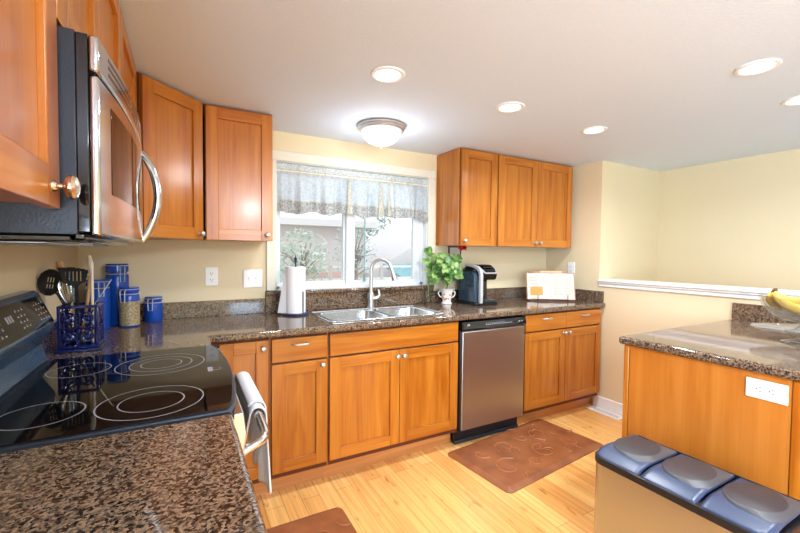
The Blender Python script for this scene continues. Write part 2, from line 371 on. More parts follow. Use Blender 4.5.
mb = MB(); mb.box(XR-.014, XR, YB, -2.6, 0, .098); mb.box(XR-.014, XR, -1.5, -.56, 0, .098)
struct('baseboard_right', mb, 'white', bevel=.004)
# window
mb = MB()   # casing on the wall
mb.box(WX0-.066, WX0, -.02, 0, WZ0, WZ1); mb.box(WX1, WX1+.066, -.02, 0, WZ0, WZ1); mb.box(WX0-.066, WX1+.066, -.02, 0, WZ1, WZ1+.066)
win = struct('window_1', mb, 'cream', bevel=.004)
mb = MB(); t = .036
mb.box(WX0, WX0+.004, 0, .14, WZ0, WZ1); mb.box(WX1-.004, WX1, 0, .14, WZ0, WZ1); mb.box(WX0, WX1, 0, .14, WZ1-.004, WZ1); mb.box(WX0, WX1, .03, .14, WZ0-.03, WZ0)
mb.build('window_jamb', 'vinyl', win)
mb = MB()
mb.box(WX0+.004, WX0+.034, .055, .135, WZ0, WZ1-.004); mb.box(WX1-.034, WX1-.004, .055, .135, WZ0, WZ1-.004)
mb.box(WX0+.004, WX1-.004, .055, .135, WZ0, WZ0+.022); mb.box(WX0+.004, WX1-.004, .055, .135, WZ1-.034, WZ1-.004)
mb.build('window_frame', 'vinyl', win, bevel=.003)
def sash(x0, x1, y, st):
    mb = MB(); z0, z1 = WZ0+.022, WZ1-.034
    mb.box(x0, x0+st[0], y, y+.03, z0, z1); mb.box(x1-st[1], x1, y, y+.03, z0, z1); mb.box(x0+st[0], x1-st[1], y, y+.03, z0, z0+.026); mb.box(x0+st[0], x1-st[1], y, y+.03, z1-.03, z1)
    s_ = mb.build('window_sash', 'vinyl', win)
    MB().box(x0+st[0], x1-st[1], y+.012, y+.018, z0+.026, z1-.03).build('window_glass', 'pane', s_)
sash(WX0+.034, 1.625, .098, (.012, .055)); sash(1.585, WX1-.034, .064, (.065, .06))
mb = MB(); mb.tube([(1.728, .052, 1.88), (1.728, .05, 1.5), (1.726, .05, 1.155)], .0045, 8); mb.cyl((1.726, .05, 1.105), .013, .05, r2=.007); mb.box(1.715, 1.741, .045, .062, 1.86, 1.9)
mb.build('window_wand', M['roofteal'], win)
struct('trim_2', MB().box(WX0-.072, WX1+.05, -.045, .052, WZ0-.030, WZ0-.002), 'granite', bevel=.006, label='granite window sill above the sink')
# ------------------------------------------------------------------ cabinets
def shaker(mb, x0, x1, z0, z1, y=0, t=.02, st=.062, side=+1):
    """front face at y, thickness t going back (+y)"""
    mb.box(x0, x0+st, y, y+t, z0, z1, 0); mb.box(x1-st, x1, y, y+t, z0, z1, 0)
    mb.box(x0+st, x1-st, y, y+t, z0, z0+st, 1); mb.box(x0+st, x1-st, y, y+t, z1-st, z1, 1)
    mb.box(x0+st, x1-st, y+.0105, y+t-.002, z0+st, z1-st, 0)
def knob_mesh(x, y, z, mat, parent, rad=.0145):
    m = Matrix.Translation((x, y, z)) @ Matrix.Rotation(pi/2, 4, 'X')
    MB().lathe([(0, 0), (.009, 0), (.0085, .002), (.005, .006), (.0048, .012), (.008, .014), (rad*.8, .0165), (rad, .021), (rad, .025), (rad*.82, .0295), (rad*.45, .032), (0, .033)], seg=20, mtx=m).build('knob', mat, parent, local=True)
def pull_mesh(x, y, z, parent, w=.088):
    mb = MB(); h = w/2
    pts = [(x-h, y-.0, z), (x-h, y-.012, z), (x-h+.012, y-.024, z), (x, y-.028, z), (x+h-.012, y-.024, z), (x+h, y-.012, z), (x+h, y, z)]
    mb.tube(pts, [.0055, .005, .0055, .0075, .0055, .005, .0055], 10)
    mb.build('handle', 'nickel', parent, local=True)
def cabinet(name, label, cat, loc, rz, w, z0, z1, depth, fronts, kick=False, group=None, hollow=False):
    """front plane (of doors) at local y=0; carcass behind it; fronts: (kind,x0,x1,z0,z1,knobx,knobz)"""
    t = thing(name, label, cat, loc, rz, group)
    mb = MB()
    if hollow:
        for q in ((0, .018, .0215, depth, z0, z1), (w-.018, w, .0215, depth, z0, z1), (.018, w-.018, .0215, depth, z0, z0+.018), (.018, w-.018, depth-.018, depth, z0+.018, z1), (.018, w-.018, .0215, .04, z0+.018, z1)): mb.box(*q, 0)
    else: mb.box(0, w, .0215, depth, z0, z1, 0)
    mb.build('body', ['wood'], t, local=True, bevel=.0015)
    mb = MB(); mb.box(.004, w-.004, .0195, .0213, z0+.004, z1-.004); mb.build('face_frame', 'gap', t, local=True)
    if kick: MB().box(0, w, .09, .11, 0, z0-.0005).build('toe_kick', 'kick', t, local=True)
    for f in fronts:
        k, x0, x1, a, b = f[:5]; mb = MB()
        if k == 'door':
            shaker(mb, x0, x1, a, b); d = mb.build('door', ['wood', 'wood_h'], t, local=True, bevel=.0018)
            if len(f) > 5: knob_mesh(f[5], 0, f[6], 'nickel' if len(f) < 8 else f[7], d, .0145 if len(f) < 8 else .019)
        else:
            mb.box(x0, x1, 0, .0195, a, b); d = mb.build('drawer' if k == 'drawer' else 'front_panel', 'wood_h', t, local=True, bevel=.003)
            if k == 'drawer': pull_mesh((x0+x1)/2, 0, (a+b)/2+.028, d)
    return t
UT = H-.003; g = .004
# left wall uppers (doors face +x, local x runs towards the back wall)
XL = .332
cabinet('upper_cabinet', 'tall wooden wall cabinet before the microwave with large round knob', 'cabinet', (XL, -2.72, 0), pi/2, .81, 1.395, UT, XL, [('door', .30, .81-.003, 1.388, UT-.012, .768, 1.420, 'bronze'), ('door', .003, .29, 1.388, UT-.012)])
cabinet('upper_cabinet', 'short two door wooden cabinet directly above the microwave', 'cabinet', (XL, -1.909, 0), pi/2, .759, 1.692, UT, XL, [('door', .004, .377, 1.696, UT-.012), ('door', .382, .755, 1.696, UT-.012)])
cabinet('upper_cabinet', 'narrow wooden wall cabinet between microwave and diagonal corner cabinet', 'cabinet', (XL, -1.149, 0), pi/2, .536, 1.387, UT, XL, [('door', .004, .50, 1.385, UT-.012, .03, 1.42)])
# diagonal corner upper
t = thing('corner_upper_cabinet', 'light orange diagonal corner wall cabinet with one door', 'cabinet', (.33, -.61, 0), pi/4)
mb = MB(); mb.prism([(.001, -.001), (.001, -.609), (.316, -.596), (.596, -.316), (.609, -.001)], 'z', 1.387, UT)
mb.build('body', 'wood', t, bevel=.0015)
mb = MB(); mb.box(.012, .384, .010, .0185, 1.39, UT-.004); mb.build('face_frame', 'gap', t, local=True)
mb = MB(); shaker(mb, .018, .374, 1.385, UT-.012, -.01); d = mb.build('door', ['wood', 'wood_h'], t, local=True, bevel=.0018); knob_mesh(.345, -.01, 1.415, 'nickel', d)
cabinet('upper_cabinet', 'single door wall cabinet to the left of the kitchen window', 'cabinet', (.613, -.33, 0), 0, .360, 1.387, UT, .329, [('door', .004, .356, 1.385, UT-.012, .325, 1.42)])
cabinet('upper_cabinet', 'single door wall cabinet just right of the window with pale side panel', 'cabinet', (2.348, -.33, 0), 0, .371, 1.387, UT, .329, [('door', .012, .367, 1.385, UT-.012, .038, 1.42)])
cabinet('upper_cabinet', 'wide two door wall cabinet above the cookbook and coffee maker', 'cabinet', (2.7195, -.33, 0), 0, .902, 1.387, UT, .329, [('door', .010, .4485, 1.385, UT-.012, .42, 1.42), ('door', .4525, .895, 1.385, UT-.012, .482, 1.42)])
# base cabinets on the window wall, door face at y=-.63
BT = .8735; FY = -.63
cabinet('base_cabinet', 'blind corner base cabinet with narrow door beside the oven towel', 'cabinet', (.60, FY, 0), 0, .300, .105, BT, .629, [('door', .058, .290, .14, .862, .262, .822)], True)
cabinet('base_cabinet', 'narrow base cabinet with one drawer over one door', 'cabinet', (.9005, FY, 0), 0, .3145, .105, BT, .629, [('drawer', .006, .306, .737, .862), ('door', .006, .306, .14, .726, .277, .70)], True)
cabinet('sink_base_cabinet', 'wide two door base cabinet beneath the sink with false front', 'cabinet', (1.2155, FY, 0), 0, .9125, .105, BT, .629, [('false', .008, .902, .737, .862), ('door', .008, .454, .14, .726, .433, .69), ('door', .458, .902, .14, .726, .480, .69)], True, hollow=True)
cabinet('base_cabinet', 'two drawer two door base cabinet right of the dishwasher', 'cabinet', (2.7365, FY, 0), 0, .905, .105, BT, .629, [('drawer', .008, .451, .737, .862), ('drawer', .455, .899, .737, .862), ('door', .008, .451, .14, .726, .428, .70), ('door', .455, .899, .14, .726, .478, .70)], True)
# left wall bases
cabinet('base_cabinet', 'wooden base cabinet under the near granite countertop before the range', 'cabinet', (.585, -3.3, 0), pi/2, 1.625, .105, BT, .584, [('door', .01, .54, .14, .726), ('door', .545, 1.08, .14, .726), ('door', 1.085, 1.61, .14, .726), ('drawer', .01, .54, .737, .862), ('drawer', .545, 1.08, .737, .862), ('drawer', 1.085, 1.61, .737, .862)], True)
cabinet('base_cabinet', 'wooden corner base cabinet under the blue canisters', 'cabinet', (.585, -.878, 0), pi/2, .876, .105, BT, .584, [], True)

# ------------------------------------------------------------------ countertops
SX0, SX1, SY0, SY1 = 1.262, 2.040, -.555, -.155   # sink hole
t = thing('countertop', 'brown speckled granite worktop running under the window with sink', 'countertop', (1.8, -.3, .8745))
XC = .613
mb = MB(); mb.cells([(.001, XC, -.879, -.001), (XC, SX0, -.65, -.001), (SX0, SX1, -.65, SY0), (SX0, SX1, SY1, -.001), (SX1, XR-.001, -.65, -.001)], .8745, .914)
mb.build('slab', 'granite', t, bevel=.012, seg=4)
mb = MB(); mb.box(.001, .981, -.021, -.001, .9145, 1.012); mb.build('backsplash', 'granite', t, bevel=.002)
mb = MB(); mb.box(.982, 2.318, -.024, -.001, .9145, WZ0-.031); mb.build('backsplash', 'granite', t, bevel=.002)
mb = MB(); mb.box(2.319, XR-.022, -.021, -.001, .9145, 1.010); mb.build('backsplash', 'granite', t, bevel=.002)
mb = MB(); mb.box(XR-.021, XR-.001, -.63, -.001, .9145, 1.010); mb.build('backsplash', 'granite', t, bevel=.002)
mb = MB(); mb.box(.001, .021, -.879, -.022, .9145, 1.012); mb.build('backsplash', 'granite', t, bevel=.002)
tn = thing('countertop', 'brown granite worktop nearest the viewer in front of the cooktop', 'countertop', (.3, -2.5, .8745))
mb = MB(); mb.cells([(.001, XC, -3.32, -1.671)], .8745, .914); mb.build('slab', 'granite', tn, bevel=.012, seg=4)
mb = MB(); mb.box(.001, .021, -3.3, -1.671, .9145, 1.012); mb.build('backsplash', 'granite', tn, bevel=.002)
# sink
ts = thing('double_bowl_sink', 'stainless steel double bowl sink set in the granite', 'sink', (1.65, -.355, .914))
def rrect(x0, x1, y0, y1, r, n=5):
    P = []
    for cx_, cy_, a in ((x1-r, y1-r, 0), (x0+r, y1-r, 90), (x0+r, y0+r, 180), (x1-r, y0+r, 270)):
        for i in range(n+1): P.append((cx_+r*cos(radians(a+90*i/n)), cy_+r*sin(radians(a+90*i/n))))
    return P
def loft(mb, loops):
    V = [[mb.bm.verts.new(p) for p in lp] for lp in loops]
    for a, b in zip(V, V[1:]):
        n = len(a); mb._faces([mb.bm.faces.new((a[i], a[(i+1) % n], b[(i+1) % n], b[i])) for i in range(n)])
    return V
def bowl(x0, x1, ox0, ox1, dp):
    mb = MB(); y0, y1 = SY0+.028, SY1-.035
    L = [[(x, y, .9175) for x, y in rrect(ox0, ox1, SY0-.012, SY1+.012, .05 if False else .012)],
         [(x, y, .9178) for x, y in rrect(x0-.006, x1+.006, y0-.006, y1+.006, .06)],
         [(x, y, .913) for x, y in rrect(x0, x1, y0, y1, .058)],
         [(x, y, .80) for x, y in rrect(x0+.008, x1-.008, y0+.008, y1-.008, .055)],
         [(x, y, .914-dp) for x, y in rrect(x0+.03, x1-.03, y0+.03, y1-.03, .04)]]
    V = loft(mb, L); mb._faces([mb.bm.faces.new(V[-1])])
    return mb
bowl(1.285, 1.655, 1.248, 1.672, .17).build('bowl', 'sink', ts)
bowl(1.69, 2.015, 1.672, 2.054, .17).build('bowl', 'sink', ts)
mb = MB(); mb.tube([(x, y, .9175) for x, y in rrect(1.250, 2.052, SY0-.011, SY1+.011, .02)], .0038, 8, closed=True); mb.build('rim', 'sink', ts)
for x in (1.47, 1.852): MB().lathe([(0, .001), (.02, .002), (.036, .004), (.042, .001), (.042, -.0)], (x, -.36, .745), 24).build('drain', 'chrome', ts)

# faucet
tf = thing('kitchen_faucet', 'brushed steel gooseneck pull-down faucet behind the sink', 'faucet', (1.722, -.085, .9145))
fx, fy = 1.722, -.085
MB().lathe([(0, 0), (.03, 0), (.03, .006), (.024, .012), (.022, .05), (.026, .09), (.018, .115), (0, .115)], (fx, fy, .9145), 24).build('base', 'nickel', tf)
dirx, diry = .42, -.907   # spout direction in plan
dx, dy = .80, -.60
arc = [(fx, fy, 1.02), (fx, fy, 1.18)]
Rr = .075
for i in range(0, 15):
    a = pi-pi*i/14*.93; arc.append((fx+(Rr+Rr*cos(a))*dx, fy+(Rr+Rr*cos(a))*dy, 1.20+Rr*sin(a)))
MB().tube(arc, .014, 14).build('spout', 'nickel', tf)
e = Vector(arc[-1]); dn = (Vector(arc[-1])-Vector(arc[-2])).normalized()
MB().tube([e, e+dn*.02, e+dn*.05, e+dn*.09, e+dn*.1], [.014, .0155, .017, .024, .021], 16).build('spray_head', 'nickel', tf)
MB().tube([(fx+.018, fy-.01, .985), (fx+.045, fy-.02, .99), (fx+.06, fy-.024, 1.01), (fx+.052, fy-.02, 1.05)], [.013, .014, .010, .006], 12).build('handle', 'nickel', tf)

# ------------------------------------------------------------------ dishwasher
td = thing('dishwasher', 'built-in stainless steel dishwasher with black control panel', 'dishwasher', (2.431, -.63, 0))
x0, x1 = 2.131, 2.7335
MB().box(x0+.004, x1-.004, -.60, -.03, .1, .872).build('tub', 'black', td)
MB().box(x0+.014, x1-.014, -.642, -.6005, .118, .795).build('door', 'steel', td, bevel=.006, seg=3)
MB().box(x0+.004, x1-.004, -.628, -.6005, .112, .80).build('door_edge', 'black', td, bevel=.002)
mb = MB(); mb.prism([(-.60, .802), (-.644, .802), (-.650, .812), (-.640, .858), (-.630, .864), (-.60, .864)], 'x', x0+.006, x1-.006)
mb.mi = 1
for i in range(14): mb.box(x0+.21+i*.018, x0+.222+i*.018, -.6475, -.6455, .829, .834)
for i in range(10): mb.box(x0+.215+i*.018, x0+.224+i*.018, -.6462, -.6442, .839, .842)
mb.box(x0+.52, x0+.535, -.6475, -.6455, .83, .838); mb.box(x0+.55, x0+.56, -.6475, -.6455, .83, .838)
cp = mb.build('control_panel', ['blackgloss', 'mark'], td, bevel=.0004)
MB().cyl((x0+.062, -.6455, .833), .013, .003, 'y', 20).build('badge', 'mark', cp)
MB().box(x0+.004, x1-.004, -.575, -.555, .003, .098).build('kick_plate', 'black', td, bevel=.002)
MB().box(x0+.004, x1-.004, -.585, -.576, .003, .03).build('kick_strip', 'darkmetal', td, bevel=.001)

# ------------------------------------------------------------------ range
RY0, RY1 = -1.6695, -.8805
tr = thing('electric_range', 'black glass top electric range with slanted rear control panel', 'range', (.33, -1.275, 0))
MB().box(.003, .615, RY0+.002, RY1-.002, .08, .905).build('body', 'black', tr, bevel=.003)
def ctop(off, x0=.06):
    n = 14; P = [(x0, RY1-off), ]
    for i in range(n+1):
        u = i/n; y = RY1-off+(RY0-RY1+2*off)*u
        P.append((.608-off+.040*sin(pi*u)**.55, y))
    P.append((x0, RY0+off)); return P
MB().prism(ctop(.0), 'z', .906, .919).build('cooktop_rim', 'darkmetal', tr, bevel=.003)
ct = MB().prism(ctop(.008, .085), 'z', .9195, .9225).build('cooktop', 'blackglass', tr, bevel=.0015)
def ring(cx_, cy_, r, w=.0016):
    mb = MB(); mb.lathe([(r-w, .9228), (r+w, .9228)], (cx_, cy_, 0), 64); return mb
for cx_, cy_, rs in ((.43, -1.52, (.122, .075)), (.435, -1.125, (.135, .095, .062)), (.20, -1.50, (.085,)), (.20, -1.09, (.085,))):
    mb = MB()
    for r in rs: mb.lathe([(r-.0017, .9228), (r+.0017, .9228)], (cx_, cy_, 0), 64)
    mb.build('burner_ring', 'mark', ct)
mb = MB(); mb.box(.575, .590, -1.30, -1.245, .9226, .9229); mb.lathe([(.014, .9228), (.016, .9228)], (.60, -1.275, 0), 24)
mb.build('indicator', 'mark', ct)
# front: control strip and oven door, facing +x
MB().prism([(.615, .80), (.640, .80), (.648, .85), (.640, .904), (.615, .904)], 'y', RY0+.006, RY1-.006).build('front_strip', 'steel_smooth', tr, bevel=.003)
od = MB().box(.616, .645, RY0+.006, RY1-.006, .27, .795).build('oven_door', 'steel', tr, bevel=.006)
MB().box(.6452, .6475, RY0+.12, RY1-.12, .37, .66).build('window', 'blackgloss', od, bevel=.002)
hp = [(.640, -1.60, .762)]+bez((.655, -1.60, .775), (.70, -1.60, .79), (.712, -1.58, .79), (.714, -1.53, .79), 8)+[(.718, -1.275, .79)]+bez((.714, -1.02, .79), (.712, -.97, .79), (.70, -.95, .79), (.655, -.95, .775), 8)+[(.640, -.95, .762)]
MB().tube(hp, .0135, 14).build('handle', 'steel_smooth', od)
MB().box(.616, .640, RY0+.006, RY1-.006, .085, .26).build('storage_drawer', 'steel', tr, bevel=.006)
# backguard
prof = [(.004, .9215), (.070, .9215), (.062, .955), (.055, .985), (.088, 1.040), (.092, 1.056), (.048, 1.166), (.036, 1.176), (.004, 1.176)]
bgd = MB().prism(prof, 'y', RY0+.002, RY1-.002).build('backguard', 'bluegrey', tr, bevel=.003)
a = Vector((.090, 1.064)); b = Vector((.0515, 1.158)); nn = Vector((b.y-a.y, -(b.x-a.x))).normalized()
mb = MB(); mb.prism([tuple(a), tuple(a+nn*.004), tuple(b+nn*.004), tuple(b)], 'y', RY0+.02, RY1-.016)
slope = (b-a).normalized(); ang = math.atan2(slope.y, slope.x); mb.mi = 1
def key(u, y, hw, hh):
    c = a+slope*u+nn*.0042; mtx = Matrix.Translation((c.x, y, c.y)) @ Matrix.Rotation(-ang, 4, 'Y'); mb.box(-hh, hh, -hw, hw, -.0004, .0004, mtx=mtx)
for blk in range(4):
    yb0 = RY1-.045-blk*.19
    for i in range(4):
        for k in range(4 if blk != 1 else 3):
            key(.022+i*.018, yb0-k*.026, .005, .0018)
            if (i+k) % 2: key(.027+i*.018, yb0-k*.026, .003, .0010)
    if blk == 1: 
        for k in range(3): key(.06, yb0-.10-k*.018, .006, .010)
pn = mb.build('control_panel', ['panelblack', 'mark'], bgd)
# oven towel
tw = thing('dish_towel', 'white dish towel draped over the oven door handle', 'towel', (.71, -1.2, .5))
def sheet(mb, f, nu, nv, thick=None):
    V = [[mb.bm.verts.new(f(i/nu, j/nv)) for j in range(nv+1)] for i in range(nu+1)]
    for i in range(nu):
        for j in range(nv): mb._faces([mb.bm.faces.new((V[i][j], V[i+1][j], V[i+1][j+1], V[i][j+1]))])
def towf(u, v):
    y = -1.40+.42*u; w = .004*sin(u*19)+.003*sin(u*41+1)
    L = .28+.30+.055; s_ = v*L
    if s_ < .30: return (.692+w*.3-.02*min(1, max(0, (.30-s_)/.1)), y, .79-.30+s_)
    if s_ < .355:
        a_ = pi-(s_-.30)/.055*pi; return (.716+.023*cos(a_), y, .79+.021*sin(a_))
    d_ = s_-.355; return (.741+w*(.5+d_*6)+.03*d_, y+(.02*d_*(u-.5)), .79-d_)
mb = MB(); sheet(mb, towf, 30, 60); o = mb.build('cloth', 'towel', tw, sharp=False); sd = o.modifiers.new('solid', 'SOLIDIFY'); sd.thickness = .005; sd.offset = 0
def towf2(u, v):
    y = -1.365+.37*u; s_ = v*.12; a_ = 2.4-s_/.030
    if v < .8: a_ = 2.6-v*2.6/.8; return (.717+.030*cos(a_), y, .79+.029*sin(a_))
    return (.7475, y, .79-(v-.8)*.22)
mb = MB(); sheet(mb, towf2, 20, 14); o = mb.build('fold', 'towel', tw, sharp=False); sd = o.modifiers.new('solid', 'SOLIDIFY'); sd.thickness = .004; sd.offset = 0

# ------------------------------------------------------------------ microwave
MY0, MY1 = -1.905, -1.153; MZ0, MZ1 = 1.342, 1.684
tm = thing('over_range_microwave', 'stainless over-the-range microwave with curved bar handle', 'microwave', (.19, -1.53, MZ0))
MB().box(.003, .352, MY0, MY1, MZ0+.006, MZ1).build('body', 'darkmetal', tm, bevel=.001)
MB().box(.3525, .369, MY0+.001, MY1-.001, MZ0+.01, MZ1-.002).build('front_frame', 'blackgloss', tm, bevel=.0015)
def bul(u): return .022*(1-(2*u-1)**2)
def curved(mb, xa, ya, yb, z0, z1, thick=.012, n=24, mi=0, off=0.0):
    A = [((xa+off+bul((y-MY0)/(MY1-MY0))), y) for y in [ya+(yb-ya)*i/n for i in range(n+1)]]
    B = [(x-thick, y) for x, y in A][::-1]
    mb.prism(A+B, 'z', z0, z1, mi)
mb = MB(); mb.prism([(.3695, MY0), (.3695, MY1)]+[(.383+bul((y-MY0)/(MY1-MY0)), y) for y in [MY1+(MY0-MY1)*i/24 for i in range(25)]], 'z', 1.622, MZ1-.002)
vp = mb.build('vent_panel', 'steel_smooth', tm, bevel=.004)
mb = MB()
for r_ in range(3):
    z = 1.638+r_*.013
    for k in range(3): curved(mb, .3835, MY0+.06+k*.225, MY0+.06+k*.225+.20, z, z+.006, .003, 8)
mb.build('vent_slots', 'blackgloss', vp)
mb = MB(); mb.prism([(.3695, MY0), (.3695, MY1)]+[(.383+bul((y-MY0)/(MY1-MY0)), y) for y in [MY1+(MY0-MY1)*i/24 for i in range(25)]], 'z', MZ0+.004, 1.616)
dr = mb.build('door', 'steel_smooth', tm, bevel=.005)
mb = MB(); curved(mb, .3838, MY0+.07, MY1-.10, 1.425, 1.585, .004); mb.build('window', 'blackglass', dr, bevel=.001)
mb = MB(); curved(mb, .3838, MY1-.085, MY1-.055, 1.40, 1.60, .004); mb.build('keypad', 'blackgloss', dr)
hy = MY1-.075
mb = MB(); mb.tube(bez((.388, hy, 1.632), (.413, hy, 1.615), (.434, hy-.01, 1.55), (.434, hy-.01, 1.50), 10)+bez((.434, hy-.01, 1.50), (.434, hy-.01, 1.44), (.413, hy, 1.385), (.388, hy, 1.352), 10)[1:], .0115, 14)
mb.build('handle', 'steel_smooth', dr)
mb = MB(); mb.cyl((.3855, -1.80, 1.385), .012, .003, 'x', 24); mb.build('badge', 'chrome', dr)
mb = MB(); mb.box(.04, .34, MY0+.02, MY1-.02, MZ0-.006, MZ0+.0055); mb.box(.345, .36, MY0+.01, MY1-.01, MZ0-.003, MZ0+.009); mb.build('underside', 'blackgloss', tm, bevel=.003)
for a_, b_ in ((MY0+.05, MY0+.30), (MY1-.30, MY1-.05)): MB().box(.08, .30, a_, b_, MZ0-.009, MZ0-.0062).build('grease_filter', 'steel', tm, bevel=.001)

# ------------------------------------------------------------------ electrical plates
def duplex(name, label, loc, rot, w=.072, h=.115, horizontal=False, double=False):
    """plate in local xz facing -y"""
    t = bpy.data.objects.new(name, None); COL.objects.link(t); t.location = loc; t.rotation_euler = (0, 0, rot); WM[t.name] = Matrix.Translation(loc) @ Matrix.Rotation(rot, 4, 'Z'); things_prop(t, label, 'outlet')
    Rm = Matrix.Rotation(pi/2, 4, 'Y') if horizontal else Matrix.Identity(4)
    mb = MB(); mb.box(-w/2, w/2, -.006, -.0008, -h/2, h/2, mtx=Rm); mb.build('cover_plate', 'plastic', t, local=True, bevel=.002)
    for cx_ in ((-.023, .023) if double else (0,)):
        sw = double
        for s_ in ((-1, 1) if not sw else (0,)):
            mb = MB()
            if sw:
                mb.box(cx_-.006, cx_+.006, -.0075, -.0061, -.013, .013, mtx=Rm); mb.box(cx_-.004, cx_+.004, -.016, -.0075, 0, .009, mtx=Rm); mb.build('switch', 'plastic', t, local=True, bevel=.001)
                for z_ in (-.03, .03): MB().cyl((cx_, -.0068, z_), .003, .0012, 'y', 12).build('screw', 'nickel', t, local=True)
                continue
            P = [(cx_+x, s_*.0195+z) for x, z in rrect(-.017, .017, -.0145, .0145, .008, 4)]
            mb.prism(P, 'y', -.0075, -.0061, mtx=Rm); f = mb.build('socket', 'plastic', t, local=True)
            mb = MB(); z0 = s_*.0195
            mb.box(cx_-.0085, cx_-.006, -.0079, -.0076, z0-.003, z0+.007, mtx=Rm); mb.box(cx_+.006, cx_+.0085, -.0079, -.0076, z0-.002, z0+.006, mtx=Rm); mb.box(cx_-.0025, cx_+.0025, -.0079, -.0076, z0-.011, z0-.0065, mtx=Rm)
            mb.build('slots', 'slot', f, local=True)
    return t
duplex('wall_outlet', 'white duplex outlet on back wall left of the double switch plate', (.659, 0, 1.163), 0)
duplex('light_switch', 'white double switch plate beside the window trim', (.905, 0, 1.145), 0, .118, .118, double=True)['category'] = 'switch'
duplex('wall_outlet', 'white outlet on side wall above the open cookbook', (XR, -.30, 1.195), -pi/2)
duplex('island_outlet', 'white horizontal duplex outlet on the wooden island end panel', (2.4495, -2.115, .812), -pi/2, .074, .125, horizontal=True)

# ------------------------------------------------------------------ island
IX = 2.462; IY = -1.555
ti = thing('kitchen_island', 'wooden peninsula cabinet with orange end panel and granite top', 'cabinet', (3.0, -2.6, 0))
MB().box(IX, XR-.002, -3.6, IY-.01, .0, .8735).build('body', 'wood', ti, bevel=.002)
mb = MB(); mb.box(IX-.012, IX-.0005, -2.186, IY-.034, .0, .872); mb.build('end_panel', wood('island_veneer', False, srgb(180, 106, 34), srgb(196, 122, 48), .25), ti)
mb = MB(); mb.box(IX-.016, IX-.0005, IY-.030, IY-.006, 0, .872); mb.build('stile', 'wood', ti, bevel=.003)
mb = MB(); mb.box(IX-.016, IX-.0005, -2.26, -2.188, 0, .872); mb.build('stile', 'wood', ti, bevel=.003)
mb = MB(); mb.box(IX-.004, IX-.0005, -3.6, -2.262, 0, .872); mb.build('end_panel', 'wood', ti, bevel=.001)
tc_ = thing('countertop', 'granite worktop on the island reaching the half wall', 'countertop', (3.0, -2.6, .8745))
mb = MB(); mb.cells([(IX-.032, XR-.001, -3.63, IY+.018)], .8745, .914); mb.build('slab', 'granite', tc_, bevel=.014, seg=4)
mb = MB(); mb.box(XR-.022, XR-.001, -3.63, IY+.017, .9145, 1.020); mb.build('backsplash', 'granite', tc_, bevel=.002)

# ------------------------------------------------------------------ glass stands with bananas
gx, gy = 3.06, -2.04
def stand(name, label, prof, z): 
    mb = MB(); mb.lathe(prof, (gx, gy, z), 40); return mb.build(name, 'thincrystal', label=label, cat='stand' if 'plate' in name else 'bowl')
stand('glass_cake_plate', 'clear crystal pedestal cake plate standing on the island counter', [(0, .0), (.07, 0), (.078, .004), (.06, .010), (.02, .022), (.016, .034), (.03, .044), (.09, .048), (.165, .052), (.185, .060), (.187, .066), (.165, .062), (.05, .056), (0, .056)], .9145)
stand('glass_fruit_bowl', 'clear crystal footed bowl of bananas on the cake plate', [(0, 0), (.062, 0), (.066, .004), (.045, .010), (.018, .022), (.016, .034), (.03, .042), (.075, .050), (.115, .072), (.148, .115), (.162, .160), (.160, .163), (.154, .158), (.140, .118), (.108, .080), (.07, .058), (0, .050)], .9712)
def banana(pts, label):
    t = thing('banana', label, 'banana', pts[0], 0, None)
    P = []
    for i in range(3): pass
    pts = [pts[0]]+[Vector(p)-Vector((0, 0, .014)) for p in pts[1:]]; c = bez(*pts, n=16); n = len(c)
    rs = [.006+.0165*min(1, sin(pi*min(1, (i+.6)/n*1.02))**.6 if i < n else 0) for i in range(n)]
    rs[0] = .0065; rs[-1] = .006
    MB().tube(c, rs, 7).build('fruit', M['banana'], t, sharp=False)
    d = (Vector(c[0])-Vector(c[1])).normalized()
    MB().tube([Vector(c[0])-d*.004, Vector(c[0])+d*.014], [.007, .0065], 8).build('stem', M['bananatip'], t)
    d = (Vector(c[-1])-Vector(c[-2])).normalized()
    MB().tube([Vector(c[-1])-d*.003, Vector(c[-1])+d*.005], [.0062, .004], 8).build('tip', M['bananatip'], t)
M['banana'] = simple('banana_peel', srgb(226, 190, 84), .45); M['bananatip'] = simple('banana_stem', srgb(110, 78, 44), .6)
S0 = Vector((2.925, -1.972, 1.162))
for k, (c1, c2, c3, lab) in enumerate([
    ((2.925, -1.985, 1.105), (3.00, -2.06, 1.07), (3.12, -2.10, 1.095), 'yellow banana lowest in the bunch, closest to the bowl wall'),
    ((2.945, -1.965, 1.13), (3.05, -2.01, 1.105), (3.19, -2.06, 1.145), 'yellow banana on top of the bunch arching over the bowl'),
    ((2.955, -1.94, 1.12), (3.04, -1.945, 1.085), (3.16, -1.965, 1.125), 'yellow banana at the back of the bunch')]):
    banana((S0+Vector((.006*k, .008*k-.008, -.004*k)), c1, c2, c3), lab)

